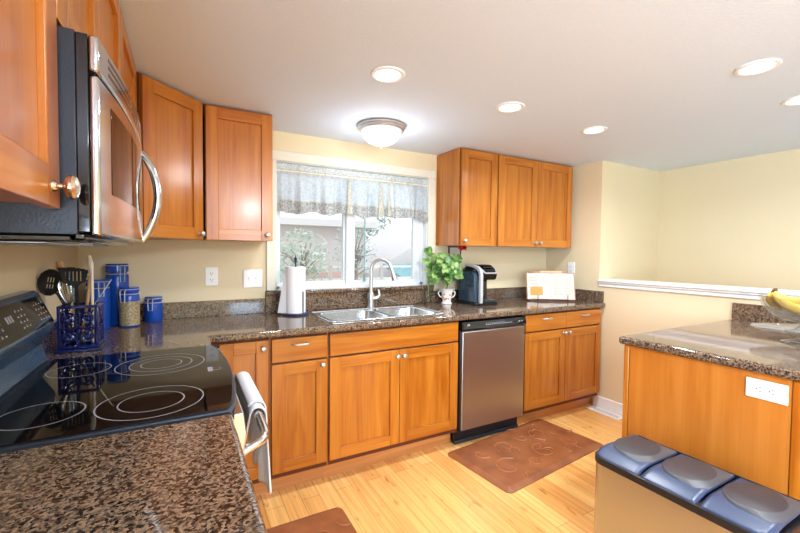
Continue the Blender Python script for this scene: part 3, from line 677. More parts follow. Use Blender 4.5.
# ------------------------------------------------------------------ recessed lights and flush light
def can(x, y, label):
    t = thing('recessed_light', label, 'ceiling light', (x, y, H), 0, 'recessed ceiling lights')
    MB().lathe([(.056, -.0015), (.060, -.007), (.074, -.006), (.078, -.002), (.078, 0)], (x, y, H), 40).build('trim_ring', 'white', t)
    MB().lathe([(0, -.0035), (.03, -.0035), (.0555, -.0022)], (x, y, H), 32).build('lens', 'lens', t)
    l = area('lamp_light', (x, y, H-.012), (0, 0, 0), .11, .11, CAN_POWER, (.90, .94, 1.0), 'DISK', radians(160))
for x, y, lab in ((1.325, -1.121, 'round recessed ceiling light closest to the domed flush light'), (2.09, -1.10, 'round recessed ceiling light between the domed light and island, second in row'),
                  (2.847, -1.076, 'round recessed ceiling light in front of the wide wall cabinet'), (2.664, -1.97, 'round recessed ceiling light above the island near its outlet end'),
                  (3.30, -1.93, 'round recessed ceiling light above the island beside the half wall, cut by frame')): can(x, y, lab)
for x, y in ((1.0, -4.2), (2.6, -4.2)):  # unseen cans added behind the viewer to raise the room's light
    can(x, y, {1.0: 'added unseen recessed ceiling light behind the viewer over the range wall aisle', 2.6: 'added unseen recessed ceiling light behind the viewer beyond the island', 4.15: 'round recessed ceiling light above the stairwell behind the half wall'}[x])
def dome_light(x, y, label, power):
    tl = thing('flush_ceiling_light', label, 'ceiling light', (x, y, H))
    MB().lathe([(0, -.001), (.142, -.001), (.152, -.006), (.152, -.014), (.145, -.020), (.147, -.028), (.138, -.036), (.128, -.036)], (x, y, H), 48).build('rim', 'nickel', tl)
    MB().lathe([(.130, -.030), (.126, -.050), (.112, -.078), (.085, -.102), (.05, -.117), (.015, -.123), (0, -.123)], (x, y, H), 48).build('glass_shade', 'bowl', tl)
    MB().lathe([(0, -.121), (.011, -.122), (.009, -.127), (.005, -.131), (.008, -.136), (.004, -.142), (0, -.143)], (x, y, H), 16).build('finial', 'nickel', tl)
    pl = bpy.data.lights.new('flush_light', 'POINT'); pl.energy = power; pl.color = (.92, .95, 1); pl.shadow_soft_size = .08; po = bpy.data.objects.new('flush_light', pl); COL.objects.link(po); po.location = (x, y, H-.24)
dome_light(1.62, -.45, 'domed frosted glass flush ceiling light with nickel rim before window', FLUSH_POWER)
dome_light(1.3, -3.5, 'added unseen domed flush ceiling light behind the viewer', FLUSH_POWER*12)  # unseen second dome, added to brighten the ceiling

# ------------------------------------------------------------------ valance
tv = thing('window_valance', 'sheer white gathered valance with patterned hem across the window', 'curtain', (1.66, .012, 1.6))
VX0, VX1 = WX0+.006, WX1-.006
random.seed(3)
ph = [(random.uniform(.8, 1.2)) for _ in range(40)]
def wave(x, amp, k=0):
    return amp*(sin(x*44+1.3*sin(x*7.1)+k)+.5*sin(x*97+2*sin(x*5)+k*2))
def vsheet(z0, z1, a0, a1, base, nz, hemf=None):
    def f(u, v):
        x = VX0+(VX1-VX0)*u; z = z1+(z0-z1)*v; a_ = a1+(a0-a1)*v
        if hemf: z = z1+(z0+hemf(x)-z1)*v
        return (x, base+wave(x, a_), z)
    mb = MB(); sheet(mb, f, 260, nz); return mb
hem = lambda x: .005*sin(x*13+1)+.006*sin(x*44+1.3*sin(x*7.1))
vsheet(1.888, 1.925, .004, .006, .008, 3).build('ruffle_header', 'lace', tv, sharp=False)
mb = vsheet(1.862, 1.888, .003, .003, .006, 3); mb.build('rod_pocket', 'band', tv, sharp=False)
def body(u, v):
    x = VX0+(VX1-VX0)*u; z = 1.862+(1.675+hem(x)-1.862)*v; return (x, .004+wave(x, .004+.019*v), z)
mb = MB(); sheet(mb, body, 260, 12); mb.build('sheer_panel', 'sheer', tv, sharp=False)
def hemp(u, v):
    x = VX0+(VX1-VX0)*u; z = 1.675+hem(x)-.078*v-.012*v*sin(x*23); return (x, .004+wave(x, .023+.002*v), z)
mb = MB(); sheet(mb, hemp, 260, 5); mb.build('hem', 'hem', tv, sharp=False)
def lin(u, v):
    x = VX0+(VX1-VX0)*u; z = 1.679+hem(x)-.008*v; return (x, .0025+wave(x, .0232), z)
mb = MB(); sheet(mb, lin, 260, 1); mb.build('hem_seam', 'band', tv, sharp=False)
for xx, w in ((1.575, .030), (1.83, .034), (1.90, .018)):
    def pf(u, v, xx=xx, w=w):
        x = xx+w*(u-.5)*(.6+.8*v); z = 1.862-.26*v; return (x, -.020-.010*v+.006*abs(u-.5), z)
    mb = MB(); sheet(mb, pf, 4, 10); mb.build('pleat', 'band', tv, sharp=False)
mb = MB(); mb.tube([(VX0-.004, .006, 1.875), (VX1+.004, .006, 1.875)], .0045, 8); mb.build('rod', 'white', tv)

# ------------------------------------------------------------------ counter objects
CT = .9145
def canister(cx_, cy_, r, h, label, mat='cobalt', fill=None, facing=-1.0):
    t = thing('glass_canister', label, 'canister', (cx_, cy_, CT), 0, None)
    hb = h*.84 if h > .2 else h*.78
    MB().lathe([(0, 0), (r*.94, 0), (r, .006), (r, hb-.02), (r*.97, hb-.008), (r*.86, hb), (r*.86, hb+.004), (0, hb+.004)], (cx_, cy_, CT), 32).build('jar', mat, t)
    MB().lathe([(0, hb+.006), (r*.93, hb+.006), (r*.98, hb+.010), (r*.98, h-.008), (r*.9, h-.002), (0, h)], (cx_, cy_, CT), 32).build('lid', 'cobalt', t)
    if fill: MB().lathe([(0, .004), (r*1.004, .008), (r*1.004, hb*.76), (0, hb*.76)], (cx_, cy_, CT), 32).build('contents', fill, t)
    mb = MB()
    for z, rr in ((hb-.004, r*.93), (h-.012, r*1.0)):
        mb.tube([(cx_+rr*cos(2*pi*i/28), cy_+rr*sin(2*pi*i/28), CT+z) for i in range(28)], .0022, 6, closed=True)
    d = Vector((cos(facing), sin(facing), 0)); s_ = Vector((-d.y, d.x, 0)); c = Vector((cx_, cy_, CT))
    mb.tube([c+d*r*.99+s_*.012+Vector((0, 0, h-.012)), c+d*(r+.014)+s_*.012+Vector((0, 0, h-.02)), c+d*(r+.012)+s_*.010+Vector((0, 0, hb-.045)), c+d*(r+.012)-s_*.010+Vector((0, 0, hb-.045)), c+d*(r+.014)-s_*.012+Vector((0, 0, h-.02)), c+d*r*.99-s_*.012+Vector((0, 0, h-.012))], .0024, 6)
    mb.build('wire_clasp', 'silver', t)
canister(.184, -.088, .054, .336, 'tallest cobalt blue glass canister with wire clasp', facing=-1.1)
canister(.248, -.182, .047, .212, 'blue clasp canister filled with mixed grain in front of the tallest one', 'cobalt', 'grain', -2.0)
canister(.352, -.072, .046, .146, 'shortest cobalt blue canister with wire clasp, standing alone', facing=-1.8)
canister(.116, -.208, .052, .258, 'medium cobalt blue canister half hidden by the utensil holder', facing=-1.2)

# utensil holder (pierced square crock)
ux0, ux1, uy0, uy1 = .068, .200, -.752, -.622; uz0, uz1 = CT, 1.100
tu = thing('utensil_holder', 'square cobalt blue pierced utensil holder on the corner counter', 'utensil holder', ((ux0+ux1)/2, (uy0+uy1)/2, CT))
MB().box(ux0-.010, ux1+.010, uy0-.010, uy1+.010, CT, CT+.012).build('base', 'cobalt_ceramic', tu, bevel=.003)
mb = MB(); w = .010
for x in (ux0, ux1-w):
    for y in (uy0, uy1-w): mb.box(x, x+w, y, y+w, CT+.0125, uz1)
for z in (CT+.0125, uz1-.012):
    mb.box(ux0+w, ux1-w, uy0, uy0+w, z, z+.012); mb.box(ux0+w, ux1-w, uy1-w, uy1, z, z+.012); mb.box(ux0, ux0+w, uy0+w, uy1-w, z, z+.012); mb.box(ux1-w, ux1, uy0+w, uy1-w, z, z+.012)
mb.build('frame', 'cobalt_ceramic', tu, bevel=.002)
def scroll(cx_, cz_, s, fl, plane):
    pts = []
    for i in range(26):
        a_ = i/25*pi*3.1; r = s*(1-.028*i); pts.append((cx_+fl*r*cos(a_)*(.9), cz_+r*sin(a_)))
    return [plane(p[0], p[1]) for p in pts]
for face in range(4):
    mb = MB()
    L = (ux1-ux0)-2*w
    if face == 0: P = lambda a, z: (ux0+w+a, uy0+.005, z)
    if face == 1: P = lambda a, z: (ux1-.005, uy0+w+a, z)
    if face == 2: P = lambda a, z: (ux0+w+a, uy1-.005, z)
    if face == 3: P = lambda a, z: (ux0+.005, uy0+w+a, z)
    for zc in (CT+.058, CT+.132):
        mb.tube(scroll(L*.25, zc, .026, 1, P), .0036, 6); mb.tube(scroll(L*.75, zc, .026, -1, P), .0036, 6)
        mb.tube(scroll(L*.25, zc, .013, -1, P), .003, 6); mb.tube(scroll(L*.75, zc, .013, 1, P), .003, 6)
        for q_ in (.06, .94, .5):
            mb.tube(bez(P(L*q_, zc+.034), P(L*(q_+.12 if q_ < .5 else q_-.12), zc+.015), P(L*(q_+.12 if q_ < .5 else q_-.12), zc-.015), P(L*q_, zc-.034), 6), .0032, 6)
        mb.tube([P(L*.5, zc-.034), P(L*.44, zc), P(L*.5, zc+.034), P(L*.56, zc), P(L*.5, zc-.034)], .003, 6)
    mb.tube([P(0, CT+.095), P(L*.25, CT+.090), P(L*.5, CT+.095), P(L*.75, CT+.090), P(L, CT+.095)], .0038, 6)
    mb.build('pierced_side', 'cobalt_ceramic', tu)
def utensil(name, label, pts, r, mat, head=None, hname='head', hmat=None):
    t = thing(name, label, 'utensil', pts[0]); MB().tube(pts, r, 10).build('handle', mat, t)
    if head: head.build(hname, hmat or mat, t)
    return t
CY = (uy0+uy1)/2
# facing frame: heads face the camera
vdir = (CAM-Vector((.1, CY, 1.2))).normalized(); vr = Vector((-vdir.y, vdir.x, 0)).normalized()  # to camera / right in view
def headframe(c, tilt=0):
    up_ = Vector((0, 0, 1)); n_ = (vdir-up_*vdir.z).normalized(); r_ = Vector((-n_.y, n_.x, 0))
    m = Matrix((( r_.x, n_.x, 0, c[0]), (r_.y, n_.y, 0, c[1]), (r_.z, n_.z, 1, c[2]), (0, 0, 0, 1)))
    return m @ Matrix.Rotation(tilt, 4, 'Y')
# slotted spoon: shallow bowl grid with slots removed
def slotted(c, w, h, tilt, slots, top, depth=.012):
    m = headframe(c, tilt); mb = MB(); n = 26; V = {}
    def ins(i, j):
        u, v = (i+.5)/n*2-1, (j+.5)/n*2-1; return top(u, v)
    def vv(i, j):
        if (i, j) not in V:
            u, v = i/n*2-1, j/n*2-1; V[i, j] = mb.bm.verts.new(m @ Vector((u*w, -depth*(1-min(1, u*u+v*v)), v*h)))
        return V[i, j]
    for i in range(n):
        for j in range(n):
            if ins(i, j) and not slots(i, j): mb._faces([mb.bm.faces.new((vv(i, j), vv(i+1, j), vv(i+1, j+1), vv(i, j+1)))])
    return mb
h1 = slotted((.040, -.705, 1.192), .036, .052, radians(8), lambda i, j: 7 < i < 19 and i % 3 == 1 and 6 < j < 18 and j not in (11, 12), lambda u, v: u*u+v*v < 1.02)
o = utensil('slotted_spoon', 'black nylon slotted spoon leaning left in the blue holder', [(.135, -.69, .93), (.10, -.695, 1.06), (.060, -.70, 1.15)], .0055, 'utblack', h1, 'bowl')
h2 = slotted((.118, -.72, 1.212), .050, .043, radians(0), lambda i, j: 5 < i < 21 and i % 3 == 0 and 7 < j < 20, lambda u, v: abs(u) < .62+.36*(v+1)/2*1.1 and v > -1+abs(u)*.75 and v < .9-.25*max(0, u), .006)
utensil('slotted_spatula', 'black slotted spatula standing upright in the blue holder', [(.115, -.66, .93), (.122, -.69, 1.08), (.123, -.712, 1.185)], .006, 'utblack', h2, 'blade')
for ch in list(bpy.data.objects):
    if ch.name.startswith(('bowl', 'blade')) and ch.parent and ch.parent.name in ('slotted_spoon', 'slotted_spatula'):
        sd = ch.modifiers.new('solid', 'SOLIDIFY'); sd.thickness = .003
utensil('wooden_spoon', 'pale wooden spoon standing tallest in the blue holder', [(.165, -.66, .93), (.168, -.67, 1.10), (.168, -.672, 1.22), (.163, -.674, 1.265), (.160, -.675, 1.30)], [.005, .0055, .006, .0115, .006], 'palewood')
utensil('wooden_spatula', 'brown wooden spatula behind the slotted spoon', [(.12, -.64, .93), (.09, -.655, 1.12), (.078, -.66, 1.20), (.066, -.663, 1.25), (.062, -.665, 1.275)], [.005, .005, .009, .016, .012], 'utwood')
utensil('silicone_spatula', 'light blue silicone spatula between the two black utensils', [(.11, -.635, .93), (.095, -.65, 1.12), (.090, -.655, 1.17), (.085, -.657, 1.21), (.083, -.657, 1.235)], [.004, .004, .010, .014, .010], 'silicone')
utensil('wooden_turner', 'wooden handle leaning right beside the pale spoon', [(.12, -.64, .93), (.148, -.65, 1.1), (.158, -.655, 1.19), (.156, -.655, 1.215)], [.005, .006, .007, .005], 'utwood')
mb = MB(); wc = Vector((.098, -.700, 1.145))
for k in range(7):
    a_ = k*pi/7; d = Vector((cos(a_), sin(a_), 0))
    lp = [wc+d*(.030*sin(pi*s_)*(1 if True else 1))*1.0+Vector((0, 0, -.06+.115*s_)) for s_ in [i/10*.5 for i in range(11)]]
    pts = [wc+Vector((-.02*((q)/1.0), 0, 0))+d*(.028*sin(pi*q)) + Vector((0, 0, -.055+.12*min(1, q*1.25 if q < .8 else 1))) for q in [i/14 for i in range(15)]]
    full = [wc+d*(.027*sin(2*pi*q))+Vector((-.012*(1-abs(2*q-1)), 0, -.055+.115*sin(pi*q))) for q in [i/20 for i in range(21)]]
    mb.tube(full, .0013, 5)
utensil('wire_whisk', 'steel wire whisk among the utensils in the blue holder', [(.115, -.69, .935), (.098, -.70, 1.092)], .006, 'chrome', mb, 'wires')
utensil('metal_skewer', 'thin metal stirrer leaning right out of the blue holder', [(.105, -.66, .93), (.18, -.668, 1.10), (.235, -.674, 1.197)], .0022, 'chrome')

# paper towel holder
tp = thing('paper_towel_holder', 'white paper towel roll on a dark blue upright stand', 'paper towels', (1.145, -.165, CT))
px_, py_ = 1.145, -.165
MB().lathe([(0, 0), (.088, 0), (.090, .006), (.086, .011), (0, .012)], (px_, py_, CT), 36).build('base', 'navy', tp)
MB().cyl((px_, py_, CT+.0125), .005, .335).build('post', 'navy', tp)
MB().lathe([(0, .345), (.008, .345), (.006, .355), (.013, .362), (.004, .376), (0, .378)], (px_, py_, CT), 16).build('knob', 'navy', tp)
MB().lathe([(.022, .016), (.064, .016), (.064, .312), (.022, .312)], (px_, py_, CT), 40).build('roll', 'paper', tp)
def loose(u, v):
    a_ = radians(250-115*min(1, u*1.5)); z = CT+.014+.298*v
    r = .0655; x = px_+r*cos(a_); y = py_+r*sin(a_)
    if u > .667: 
        e = (u-.667)/.333; x = px_-.0655*cos(radians(45))-e*.052*(1-v*.75)+.01*e; y = py_+.0655*sin(radians(45))-e*.06*(1-v)
    return (x, y, z)
def loose(u, v):
    # sheet wrapped over the camera side, hanging free to the left and flaring at the bottom
    z = CT+.014+.298*v; a0 = radians(300); a1 = radians(195)
    if u < .6: a_ = a0+(a1-a0)*u/.6; return (px_+.066*cos(a_), py_+.066*sin(a_), z)
    e = (u-.6)/.4; x = px_+.066*cos(a1); y = py_+.066*sin(a1)
    return (x-e*(.046*(1-v)+.002), y+e*.035*(1-.6*v), z)
mb = MB(); sheet(mb, loose, 30, 12); o = mb.build('loose_sheet', 'paper', tp, sharp=False)
MB().box(px_+.0295, px_+.0355, py_-.0665, py_-.0615, CT+.012, CT+.155).build('tension_arm', 'slot', tp)

# glass vase with cuttings
tg = thing('glass_vase', 'small clear glass vase of rooted cuttings beside the faucet ledge', 'vase', (2.225, -.085, CT))
vx, vy = 2.225, -.085
prof = [(0, 0), (.030, 0), (.032, .004), (.025, .02), (.022, .045), (.027, .07), (.036, .095), (.0345, .095), (.024, .07), (.019, .045), (.022, .02), (.025, .008), (0, .008)]
MB().lathe(prof, (vx, vy, CT), 10).build('vase_body', 'crystal', tg, sharp=True)
mb = MB()
random.seed(5)
for k in range(7):
    a_ = random.random()*6.28; mb.tube([(vx+.004*cos(a_), vy+.004*sin(a_), CT+.08), (vx+.008*cos(a_+1), vy+.008*sin(a_+1), CT+.05), (vx+.011*cos(a_+2), vy+.009*sin(a_+2), CT+.015)], .0009, 4)
mb.build('roots', 'palewood', tg)
def leaf(mb, base, d, n, L, Wd, fold=.15):
    """heart-shaped leaf from base along d, normal n"""
    d = Vector(d).normalized(); n = Vector(n); n = (n-d*n.dot(d)).normalized(); s_ = d.cross(n); base = Vector(base)
    prof = [(0, .0), (-.06, .30), (.06, .46), (.28, .5), (.52, .42), (.76, .24), (1, 0)]
    mid = [mb.bm.verts.new(base+d*(L*t_)+n*(-.10*L*t_*t_)) for t_ in (0, .12, .3, .52, .76, 1)]
    for sg in (1, -1):
        E = [mb.bm.verts.new(base+d*(L*t_)+s_*(sg*Wd*w_)+n*(fold*Wd*w_-.10*L*t_*t_)) for t_, w_ in prof[1:-1]]
        ring = [mid[0], E[0], E[1], mid[1]]; fs = [ring, [mid[1], E[1], E[2], mid[2]], [mid[2], E[2], E[3], mid[3]], [mid[3], E[3], E[4], mid[4]], [mid[4], E[4], mid[5]]]
        for f in fs: mb._faces([mb.bm.faces.new(f if sg > 0 else f[::-1])])
def foliage(parent, leaves, root, seed):
    random.seed(seed); ml = MB(); ms = MB()
    for c, L in leaves:
        c = Vector(c); out = Vector((c.x-root[0], c.y-root[1], 0)); out = out.normalized() if out.length > 1e-4 else Vector((0, -1, 0))
        d = (out*.5+Vector((random.uniform(-.5, .5), random.uniform(-.4, .2), random.uniform(-.9, -.1)))).normalized()
        nrm = (vd2+Vector((random.uniform(-.6, .6), random.uniform(-.4, .4), random.uniform(0, 1.0)))).normalized()
        leaf(ml, c-d*L*.4, d, nrm, L, L*.85)
        b = c-d*L*.4; r0 = Vector(root)
        ms.tube(bez(r0, r0+Vector((0, 0, .05)), (r0+b)/2+Vector((0, 0, .05)), b, 6), .0014, 5)
    ml.build('foliage', 'leaf', parent, sharp=False); ms.build('stems', 'leaf', parent)
vd2 = (CAM-Vector((2.33, -.1, 1.2))).normalized()
R2 = Vector((-vd2.y, vd2.x, 0)).normalized()
foliage(tg, [((vx-.005, vy-.01, 1.335), .085), ((vx-.030, vy-.02, 1.262), .085), ((vx-.015, vy-.025, 1.17), .08), ((vx+.022, vy-.03, 1.11), .07), ((vx+.015, vy-.0, 1.22), .07), ((vx+.05, vy, 1.29), .075)], (vx, vy, CT+.06), 2)

# potted plant
tq = thing('potted_plant', 'leafy green potted plant in white two-handled pot by window', 'plant', (2.375, -.13, CT))
qx, qy = 2.375, -.13
pot = MB().lathe([(0, 0), (.042, 0), (.044, .006), (.036, .014), (.034, .03), (.040, .07), (.046, .095), (.060, .118), (.064, .124), (.060, .124), (.044, .100), (.0, .098)], (qx, qy, CT), 32).build('pot', 'porcelain', tq)
for sg in (-1, 1):
    c = Vector((qx, qy, CT)); rr = Vector((R2.x, R2.y, 0))*sg
    MB().tube([c+rr*.044+Vector((0, 0, .098)), c+rr*.062+Vector((0, 0, .102)), c+rr*.068+Vector((0, 0, .082)), c+rr*.058+Vector((0, 0, .062)), c+rr*.039+Vector((0, 0, .050))], .0048, 8).build('handle', 'porcelain', pot)
mb = MB(); random.seed(4)
for k in range(9):
    a_ = math.atan2(vd2.y, vd2.x)+random.uniform(-.8, .8); z = CT+random.uniform(.035, .085); r = .0375+.07*max(0, z-CT-.03)*1.6
    mb.ball((qx+r*cos(a_), qy+r*sin(a_), z), .006, (1, 1, 1), 8)
mb.build('painted_flowers', simple('orange_flower_paint', srgb(204, 120, 80), .4), pot)
MB().cyl((qx, qy, CT+.099), .043, .006).build('soil', 'soil', tq)
random.seed(12); LV = []
for k in range(100):
    a_ = random.uniform(0, 2*pi); el = random.uniform(-.25, 1.0)
    r = random.uniform(.45, 1)**.6
    LV.append(((qx+.145*r*cos(a_)*cos(el*1.15), qy-.02+.085*r*sin(a_)*cos(el*1.15), 1.15+.19*r*sin(el*1.25)), random.uniform(.046, .072)))
foliage(tq, LV, (qx, qy, CT+.10), 9)
mb = MB(); fc = Vector((qx+.075, qy-.10, 1.368))
MB().tube(bez((qx, qy, CT+.1), (qx, qy, 1.2), (qx+.05, qy-.07, 1.32), tuple(fc), 8), .002, 6).build('flower_stem', 'leaf', tq)
random.seed(8)
for k in range(7):
    a_ = 2*pi*k/7; d = R2*cos(a_)+Vector((0, 0, 1))*(.45*sin(a_)+.1)+vd2*.4
    leaf(mb, fc, d, vd2+Vector((0, 0, .6)), .042, .026)
mb.build('red_blossom', 'red', tq, sharp=False)

# framed picture on the wall behind the plant
t = thing('picture_frame', 'small dark framed picture on wall behind the potted plant', 'picture', (2.54, -.001, 1.25))
mb = MB()
for b_ in ((2.475, 2.485, 1.255, 1.375), (2.595, 2.605, 1.255, 1.375), (2.475, 2.605, 1.245, 1.256), (2.475, 2.605, 1.374, 1.385)): mb.box(b_[0], b_[1], -.014, -.001, b_[2], b_[3])
mb.build('frame', simple('dark_brown_frame', srgb(84, 60, 58), .4), t, bevel=.001)
MB().box(2.484, 2.596, -.006, -.0015, 1.255, 1.375).build('print', 'page', t)

# coffee maker, front towards the room
tk = thing('coffee_maker', 'black single-serve coffee maker with silver trim and water tank', 'coffee maker', (2.61, -.235, CT))
kx0, kx1, ky0, ky1 = 2.500, 2.725, -.355, -.110
K0 = CT
MB().box(kx0, kx1, ky0+.01, ky1, K0, K0+.022).build('base', 'black', tk, bevel=.008, seg=3)
mb = MB(); mb.prism([(ky1, K0+.0225), (ky0+.135, K0+.0225), (ky0+.135, K0+.19), (ky0+.03, K0+.20), (ky0+.012, K0+.25), (ky0+.03, K0+.285), (ky0+.09, K0+.318), (ky1-.05, K0+.322), (ky1, K0+.29)], 'x', kx0+.055, kx1)
mb.build('housing', 'blackgloss', tk, bevel=.012, seg=3)
mb = MB(); mb.prism([(ky1-.004, K0+.0225), (ky0+.03, K0+.0225), (ky0+.03, K0+.235), (ky0+.06, K0+.268), (ky1-.004, K0+.268)], 'x', kx0, kx0+.043)
mb.build('water_tank', simple('blue_tinted_tank', srgb(66, 90, 112), .08, **{'Transmission Weight': .55}), tk, bevel=.008, seg=3)
mb = MB(); mb.box(kx0-.002, kx0+.044, ky0+.04, ky1, K0+.2685, K0+.284); mb.build('tank_lid', 'blackgloss', tk, bevel=.006)
sp = [(kx0+.049, ky0-.002, K0+.02), (kx0+.049, ky0-.002, K0+.15)]+bez((kx0+.049, ky0-.002, K0+.24), (kx0+.049, ky0, K0+.30), (kx0+.049, ky0+.05, K0+.325), (kx0+.049, ky1-.06, K0+.325), 10)
mb = MB(); 
A = [(p[1], p[2]) for p in sp]; Bq = [(p[1]+.022 if i < 3 else p[1]+.018, p[2]-(0 if i < 3 else .018)) for i, p in enumerate(sp)]
mb.prism(A+Bq[::-1], 'x', kx0+.034, kx0+.060); mb.build('side_trim', 'silver', tk, bevel=.002)
mb = MB(); mb.tube([(kx0+.070, ky0+.12, K0+.312), (kx0+.070, ky0+.03, K0+.285), (kx0+.085, ky0+.0, K0+.255), (kx1-.03, ky0+.0, K0+.255), (kx1-.012, ky0+.03, K0+.285), (kx1-.012, ky0+.12, K0+.312)], .006, 10); mb.build('lift_handle', 'silver', tk)
MB().box(kx0+.095, kx1-.04, ky0+.036, ky0+.04, K0+.3, K0+.301).build('badge', 'mark', tk)
mb = MB(); m_ = Matrix.Translation(((kx0+kx1)/2+.03, ky0+.058, K0+.3045)) @ Matrix.Rotation(radians(28), 4, 'X'); mb.box(-.045, .045, -.022, .022, 0, .004, mtx=m_); mb.build('screen', 'blackglass', tk, bevel=.001)
MB().box(kx0+.075, kx1-.02, ky0-.004, ky0+.128, K0+.0225, K0+.04).build('drip_tray', 'darkmetal', tk, bevel=.004)

# cookbook and stand
ang = math.atan2(-.23, .333)
bk = Vector((3.318, -.378, CT))
tb = thing('cookbook_stand', 'dark wire and wood easel holding the open cookbook', 'stand', tuple(bk), ang)
lean = radians(14)
Lm = Matrix.Translation((0, .0, .018)) @ Matrix.Rotation(-lean, 4, 'X')
mb = MB(); mb.box(-.19, .19, -.035, .06, 0, .007); mb.build('base', simple('dark_stand_wood', srgb(90, 52, 30), .4), tb, local=True, bevel=.002)
mb = MB(); mb.box(-.15, .15, .026, .034, 0, .255, mtx=Lm); mb.build('back_board', simple('light_stand_wood', srgb(176, 120, 70), .4), tb, local=True, bevel=.002)
mb = MB(); mb.box(-.085, .10, .022, .036, .240, .258, mtx=Lm); mb.build('top_rail', simple('pale_stand_rail', srgb(214, 176, 130), .4), tb, local=True, bevel=.002)
for x in (-.125, .125):
    MB().tube([(x, .005, .009), (x, -.030, .009), (x, -.030, .022), (x, -.0285, .058)], .003, 8).build('page_holder', 'slot', tb, local=True)
tbk = thing('cookbook', 'open cookbook with an orange food photo propped on its stand', 'book', tuple(bk+Vector((0, 0, .008))), ang)
Lb = Matrix.Translation((0, .0, .010)) @ Matrix.Rotation(-lean, 4, 'X')
mb = MB(); mb.box(-.208, .208, .0195, .0245, -.002, .238, mtx=Lb); mb.build('cover', simple('brown_book_cover', srgb(150, 104, 76), .5), tbk, local=True, bevel=.001)
for sg, pn_ in ((-1, 'left_pages'), (1, 'right_pages')):
    mb = MB(); P = []
    for i in range(13):
        u = i/12; P.append((sg*(.001+.199*u), .0185-.020*sin(pi*min(1, u*1.15+.05))**.8*(1-.5*u)))
    P += [(sg*.200, .019), (sg*.001, .019)]
    mb.prism(P, 'z', .002, .232, mtx=Lb); pg = mb.build('pages', 'page', tbk, local=True)
    if sg < 0:
        m2 = MB(); 
        def ph_(u, v): 
            q = .06+.58*(1-u); xx = -(.001+.199*(.36+.52*(1-u))); uu = (-xx-.001)/.199; yy = .0185-.020*sin(pi*min(1, uu*1.15+.05))**.8*(1-.5*uu)-.0008
            return Lb @ Vector((xx, yy, .035+.075*v))
        sheet(m2, ph_, 8, 4); m2.build('food_photo', 'orange', tbk, local=True)
    m3 = MB(); random.seed(21+sg)
    for ln in range(13):
        if sg < 0 and ln > 6: break
        z = .205-ln*.0135
        for c in range(2):
            u0 = .10+.45*c; u1 = u0+.30+random.uniform(0, .08)
            def tx(u, v, u0=u0, u1=u1, z=z):
                uu = u0+(u1-u0)*u; yy = .0185-.020*sin(pi*min(1, uu*1.15+.05))**.8*(1-.5*uu)-.0006
                return Lb @ Vector((sg*(.001+.199*uu), yy, z+.0022*v))
            sheet(m3, tx, 4, 1)
    m3.build('text_lines', simple('grey_print', srgb(140, 132, 126), .7), tbk, local=True)

# ------------------------------------------------------------------ floor items
def mat_obj(label, c, L, Wd, rz):
    t = thing('floor_mat', label, 'mat', (c[0], c[1], .0008), rz)
    mb = MB(); lo = [[(x, y, z) for x, y in rrect(-L/2+i_, L/2-i_, -Wd/2+i_, Wd/2-i_, max(.006, .035-i_*.6), 5)] for i_, z in ((0, 0), (0, .004), (.030, .019), (.036, .019))]
    V = loft(mb, lo); mb._faces([mb.bm.faces.new(V[-1]), mb.bm.faces.new(V[0][::-1])]); random.seed(int(c[0]*100)); hx, hy = L/2-.05, Wd/2-.05
    def sp(cx_, cy_, r, a0, turns, fl):
        pts = []
        for i in range(28):
            q = i/27; rr = r*(1-.86*q); a_ = a0+fl*turns*2*pi*q; pts.append((cx_+rr*cos(a_), cy_+rr*sin(a_), .0178))
        mb.mi = 1; mb.tube(pts, [.0062*(1-.55*i/27) for i in range(28)], 6)
    for cx_, cy_, r, a0, fl in ((-.30, -.10, .11, .5, 1), (-.12, .08, .09, 3.4, -1), (.06, -.10, .10, 1.0, 1), (.24, .08, .10, 4.2, -1), (.33, -.11, .07, 2.2, 1), (-.33, .11, .06, 5.2, -1), (.08, .11, .055, 2.6, 1), (-.12, -.14, .045, .3, -1)):
        if abs(cx_) < hx and abs(cy_) < hy: sp(cx_, cy_, r, a0, .95, fl)
    for k in range(16):
        x = random.uniform(-hx, hx); y = random.uniform(-hy, hy); a_ = random.random()*6.28
        mb.tube(bez((x, y, .0192), (x+.03*cos(a_), y+.03*sin(a_), .0192), (x+.05*cos(a_+.8), y+.05*sin(a_+.8), .0192), (x+.075*cos(a_+1.2), y+.075*sin(a_+1.2), .0192), 6), [.002, .004, .0055, .0055, .005, .003, .002], 6)
    mb.build('pad', ['mat', 'mat2'], t, local=True, angle=60)
mat_obj('brown cushioned scroll-embossed mat on floor before the dishwasher', (2.535, -.862, 0), 1.0, .53, radians(6.2))
mat_obj('brown cushioned mat on the floor beside the range', (.985, -1.34, 0), .455, 1.0, 0)
t = thing('floor_vent', 'white louvered register set in the floor by the baseboard', 'vent', (3.60, -.71, .001))
mb = MB(); x0, x1, y0, y1 = 3.545, 3.645, -.86, -.572
for b_ in ((x0, x0+.018, y0, y1), (x1-.018, x1, y0, y1), (x0+.018, x1-.018, y0, y0+.018), (x0+.018, x1-.018, y1-.018, y1)): mb.box(b_[0], b_[1], b_[2], b_[3], .0006, .005)
mb.build('frame', 'white', t, bevel=.001)
mb = MB(); n = 17
for i in range(n):
    y = y0+.025+(y1-y0-.05)*i/(n-1); mb.box(x0+.018, x1-.018, y-.0035, y+.0035, .001, .0042)
mb.build('louvers', 'white', t)
MB().box(x0+.01, x1-.01, y0+.01, y1-.01, .0002, .0008).build('duct_opening', 'slot', t)

